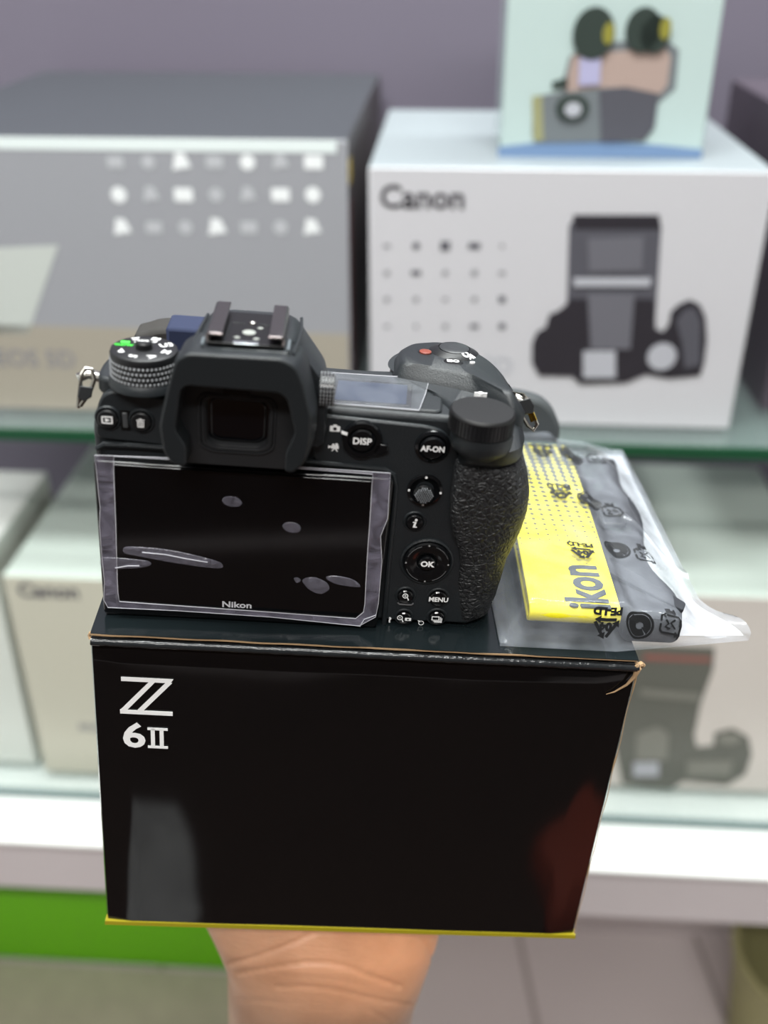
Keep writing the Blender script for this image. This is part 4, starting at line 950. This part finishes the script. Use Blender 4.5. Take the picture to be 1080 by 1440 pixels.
# ================================================================== THE HAND
def hand():
    m = MB()
    def tb(pts, rad, flat=1.0, n=24):
        """capsule chain: spheres of given (rx, ry) swept - plain round limbs"""
        P_ = [Vector(p) for p in pts]; Q = []; RR = []
        for i in range(len(P_)-1):
            for k in range(6): Q.append(P_[i].lerp(P_[i+1], k/6)); RR.append(rad[i]*(1-k/6)+rad[i+1]*k/6)
        Q.append(P_[-1]); RR.append(rad[-1])
        d0 = (Q[0]-Q[1]).normalized(); d1 = (Q[-1]-Q[-2]).normalized(); r0, r1 = RR[0], RR[-1]
        Q = [Q[0]+d0*r0*.95, Q[0]+d0*r0*.7]+Q+[Q[-1]+d1*r1*.55, Q[-1]+d1*r1*.85, Q[-1]+d1*r1*.98]; RR = [r0*.25, r0*.7]+RR+[r1*.84, r1*.52, r1*.15]
        m.tube(Q, RR, n, flat=flat)
    # forearm, wrist and palm: elliptical loft bending back under the box
    secs = [  # centre, half width, half thickness, lean angle of the section (0 = horizontal cut, 90 = vertical cut)
        ((84, 10, -640), 51, 46, -12), ((82, 26, -530), 48, 42, -8), ((80, 33, -420), 44.5, 36, -3), ((79, 30, -340), 42, 33, 0), ((78.5, 26, -270), 40, 29, 0), ((78.5, 24, -228), 38.6, 26, 0), ((78.5, 22, -200), 39, 25, 0),
        ((79.5, 22, -180), 40.5, 25, 6), ((77.8, 24, -165), 45, 25, 20), ((74.5, 29, -153), 50.5, 22.5, 40), ((75, 39, -146), 51, 20, 62), ((77, 58, -141), 49, 17, 80), ((79, 80, -138), 47.5, 15, 88), ((80, 100, -136.5), 45.5, 13.5, 90), ((80, 110, -135.5), 41, 11, 90), ((80, 115, -135), 30, 7, 90)]
    rings = []
    for c, w, h, a in secs:
        ca, sa = math.cos(R(a)), math.sin(R(a)); ring = []
        for k in range(40):
            t = 2*math.pi*k/40; u = w*math.copysign(abs(math.cos(t))**.85, math.cos(t)); v = h*math.copysign(abs(math.sin(t))**.9, math.sin(t))
            ring.append((c[0]+u, c[1]+v*ca, c[2]-v*sa))
        rings.append(ring)
    m.loft(rings)
    tb([(48, 34, -150), (44, 48, -146), (38, 62, -141)], [18, 17, 14])                        # thumb mound
    tb([(38, 60, -141), (20, 78, -137), (6, 96, -131.5), (-6, 112, -129.5)], [14, 11.5, 9.6, 8.2])   # thumb
    tb([(106, 36, -148), (108, 60, -142)], [17, 14])                                          # heel on the little finger side
    fingers = [((50, 106, -134), (40, 138, -131), (33, 158, -125), (28, 168, -108), 9.6), ((69, 110, -134), (66, 146, -131), (64, 166, -124), (62, 174, -104), 9.8),
               ((88, 108, -134), (92, 143, -131), (94, 162, -125), (95, 170, -107), 9.4), ((106, 102, -134), (116, 130, -131.5), (121, 146, -127), (124, 156, -114), 8.2)]
    for a, b, c, d, r in fingers: tb([a, b, c, d], [r*1.12, r, r*.88, r*.76])
    me = bpy.data.meshes.new('hand'); base = Vector((80, 40, -150))
    me.from_pydata([((v-base)*.001)[:] for v in m.v], [], m.f)
    bm = bmesh.new(); bm.from_mesh(me); bmesh.ops.recalc_face_normals(bm, faces=bm.faces); bm.to_mesh(me); bm.free()
    o = bpy.data.objects.new('person', me); COL.objects.link(o); o.matrix_world = G.mat(base)
    r = o.modifiers.new('r', 'REMESH'); r.mode = 'VOXEL'; r.voxel_size = .0013; r.use_smooth_shade = True
    s = o.modifiers.new('s', 'SMOOTH'); s.factor = .6; s.iterations = 14
    dg = bpy.context.evaluated_depsgraph_get(); dg.update(); me2 = bpy.data.meshes.new_from_object(o.evaluated_get(dg))
    o.modifiers.clear(); o.data = me2; bpy.data.meshes.remove(me)
    # creases of the wrist and palm heel, pressed into the front of the wrist
    cr = []
    for L, dep, wd in (([(322, 1355), (350, 1349), (385, 1337), (415, 1325), (445, 1310)], 1.1, 1.0), ([(335, 1369), (390, 1360), (430, 1354), (460, 1354), (490, 1361), (525, 1375), (566, 1389)], 1.0, 1.1),
                       ([(390, 1388), (440, 1388), (480, 1394), (510, 1402), (545, 1409), (578, 1413)], .7, 1.0), ([(330, 1406), (365, 1407), (400, 1411)], .4, .8), ([(590, 1321), (602, 1335), (608, 1350)], .7, .9),
                       ([(520, 1420), (545, 1436), (560, 1450)], .4, .9), ([(400, 1372), (470, 1376), (520, 1388)], .3, .7)):
        P3 = [G.at(u, v, 1, -2) for u, v in L]
        for a, b in zip(P3[:-1], P3[1:]):
            for k in range(12): q = a.lerp(b, k/12); cr.append((q.x, q.z, dep, wd))
    cr = np.array(cr); n_ = len(me2.vertices); co = np.empty(n_*3); me2.vertices.foreach_get('co', co); co = co.reshape(-1, 3)
    nr = np.empty(n_*3); me2.vertices.foreach_get('normal', nr); nr = nr.reshape(-1, 3)
    X = co[:, 0]*1000+base.x; Y = co[:, 1]*1000+base.y; Z = co[:, 2]*1000+base.z
    sel = np.where((nr[:, 1] < .1) & (Z < -120) & (Z > -235) & (Y < 30))[0]
    # creases were drawn on the plane y=-2: slide them along the line of sight to each vertex's own depth
    org = G.R.transposed() @ (-G.O)
    for i in sel:
        t = (-2-org.y)/(Y[i]-org.y); px_, pz_ = org.x+(X[i]-org.x)*t, org.z+(Z[i]-org.z)*t
        d2 = (cr[:, 0]-px_)**2+(cr[:, 1]-pz_)**2; k = int(np.argmin(d2/(cr[:, 3]**2))); g = cr[k, 2]*math.exp(-d2[k]/cr[k, 3]**2)
        # fine skin relief
        co[i] -= nr[i]*(g*.001)
    me2.vertices.foreach_set('co', co.ravel()); me2.update(); me2.shade_smooth()
    sk = bpy.data.materials.new('brown_skin'); sk.use_nodes = True; nt = sk.node_tree; p = nt.nodes['Principled BSDF']
    tc = nt.nodes.new('ShaderNodeTexCoord'); n1 = nt.nodes.new('ShaderNodeTexNoise'); n1.inputs['Scale'].default_value = 32; n1.inputs['Detail'].default_value = 5
    sp = nt.nodes.new('ShaderNodeSeparateXYZ'); nt.links.new(tc.outputs['Object'], sp.inputs[0]); nt.links.new(tc.outputs['Object'], n1.inputs['Vector'])
    # palm heel is warmer and lighter than the wrist and forearm
    mr = nt.nodes.new('ShaderNodeMapRange'); mr.inputs['From Min'].default_value = -.045; mr.inputs['From Max'].default_value = -.012; nt.links.new(sp.outputs[2], mr.inputs['Value'])
    mr2 = nt.nodes.new('ShaderNodeMapRange'); mr2.inputs['From Min'].default_value = -.045; mr2.inputs['From Max'].default_value = .02; mr2.inputs['To Min'].default_value = .25; nt.links.new(sp.outputs[0], mr2.inputs['Value'])
    ml = nt.nodes.new('ShaderNodeMath'); ml.operation = 'MULTIPLY'; nt.links.new(mr.outputs[0], ml.inputs[0]); nt.links.new(mr2.outputs[0], ml.inputs[1])
    a = nt.nodes.new('ShaderNodeMix'); a.data_type = 'RGBA'; a.inputs['A'].default_value = srgb(182, 147, 124); a.inputs['B'].default_value = srgb(242, 176, 134); nt.links.new(ml.outputs[0], a.inputs['Factor'])
    b = nt.nodes.new('ShaderNodeMix'); b.data_type = 'RGBA'; b.blend_type = 'MULTIPLY'; b.inputs['B'].default_value = (.72, .66, .6, 1)
    mm = nt.nodes.new('ShaderNodeMapRange'); mm.inputs['From Min'].default_value = .42; mm.inputs['From Max'].default_value = .75; nt.links.new(n1.outputs['Fac'], mm.inputs['Value']); nt.links.new(mm.outputs[0], b.inputs['Factor'])
    nt.links.new(a.outputs['Result'], b.inputs['A']); nt.links.new(b.outputs['Result'], p.inputs['Base Color'])
    p.inputs['Roughness'].default_value = .5; p.inputs['Subsurface Weight'].default_value = .15; p.inputs['Subsurface Radius'].default_value = (.01, .004, .002); p.inputs['Subsurface Scale'].default_value = .3
    n2 = nt.nodes.new('ShaderNodeTexNoise'); n2.inputs['Scale'].default_value = 700; n2.inputs['Detail'].default_value = 4
    mp = nt.nodes.new('ShaderNodeMapping'); mp.inputs['Scale'].default_value = (.35, 1, 1.2); nt.links.new(tc.outputs['Object'], mp.inputs[0]); nt.links.new(mp.outputs[0], n2.inputs['Vector'])
    bp_ = nt.nodes.new('ShaderNodeBump'); bp_.inputs['Strength'].default_value = .5; bp_.inputs['Distance'].default_value = .0004; nt.links.new(n2.outputs['Fac'], bp_.inputs['Height']); nt.links.new(bp_.outputs['Normal'], p.inputs['Normal'])
    me2.materials.clear(); me2.materials.append(sk)
    tag(o, 'bare brown hand and wrist raised palm up under the black box, holding it', 'person')
hand()
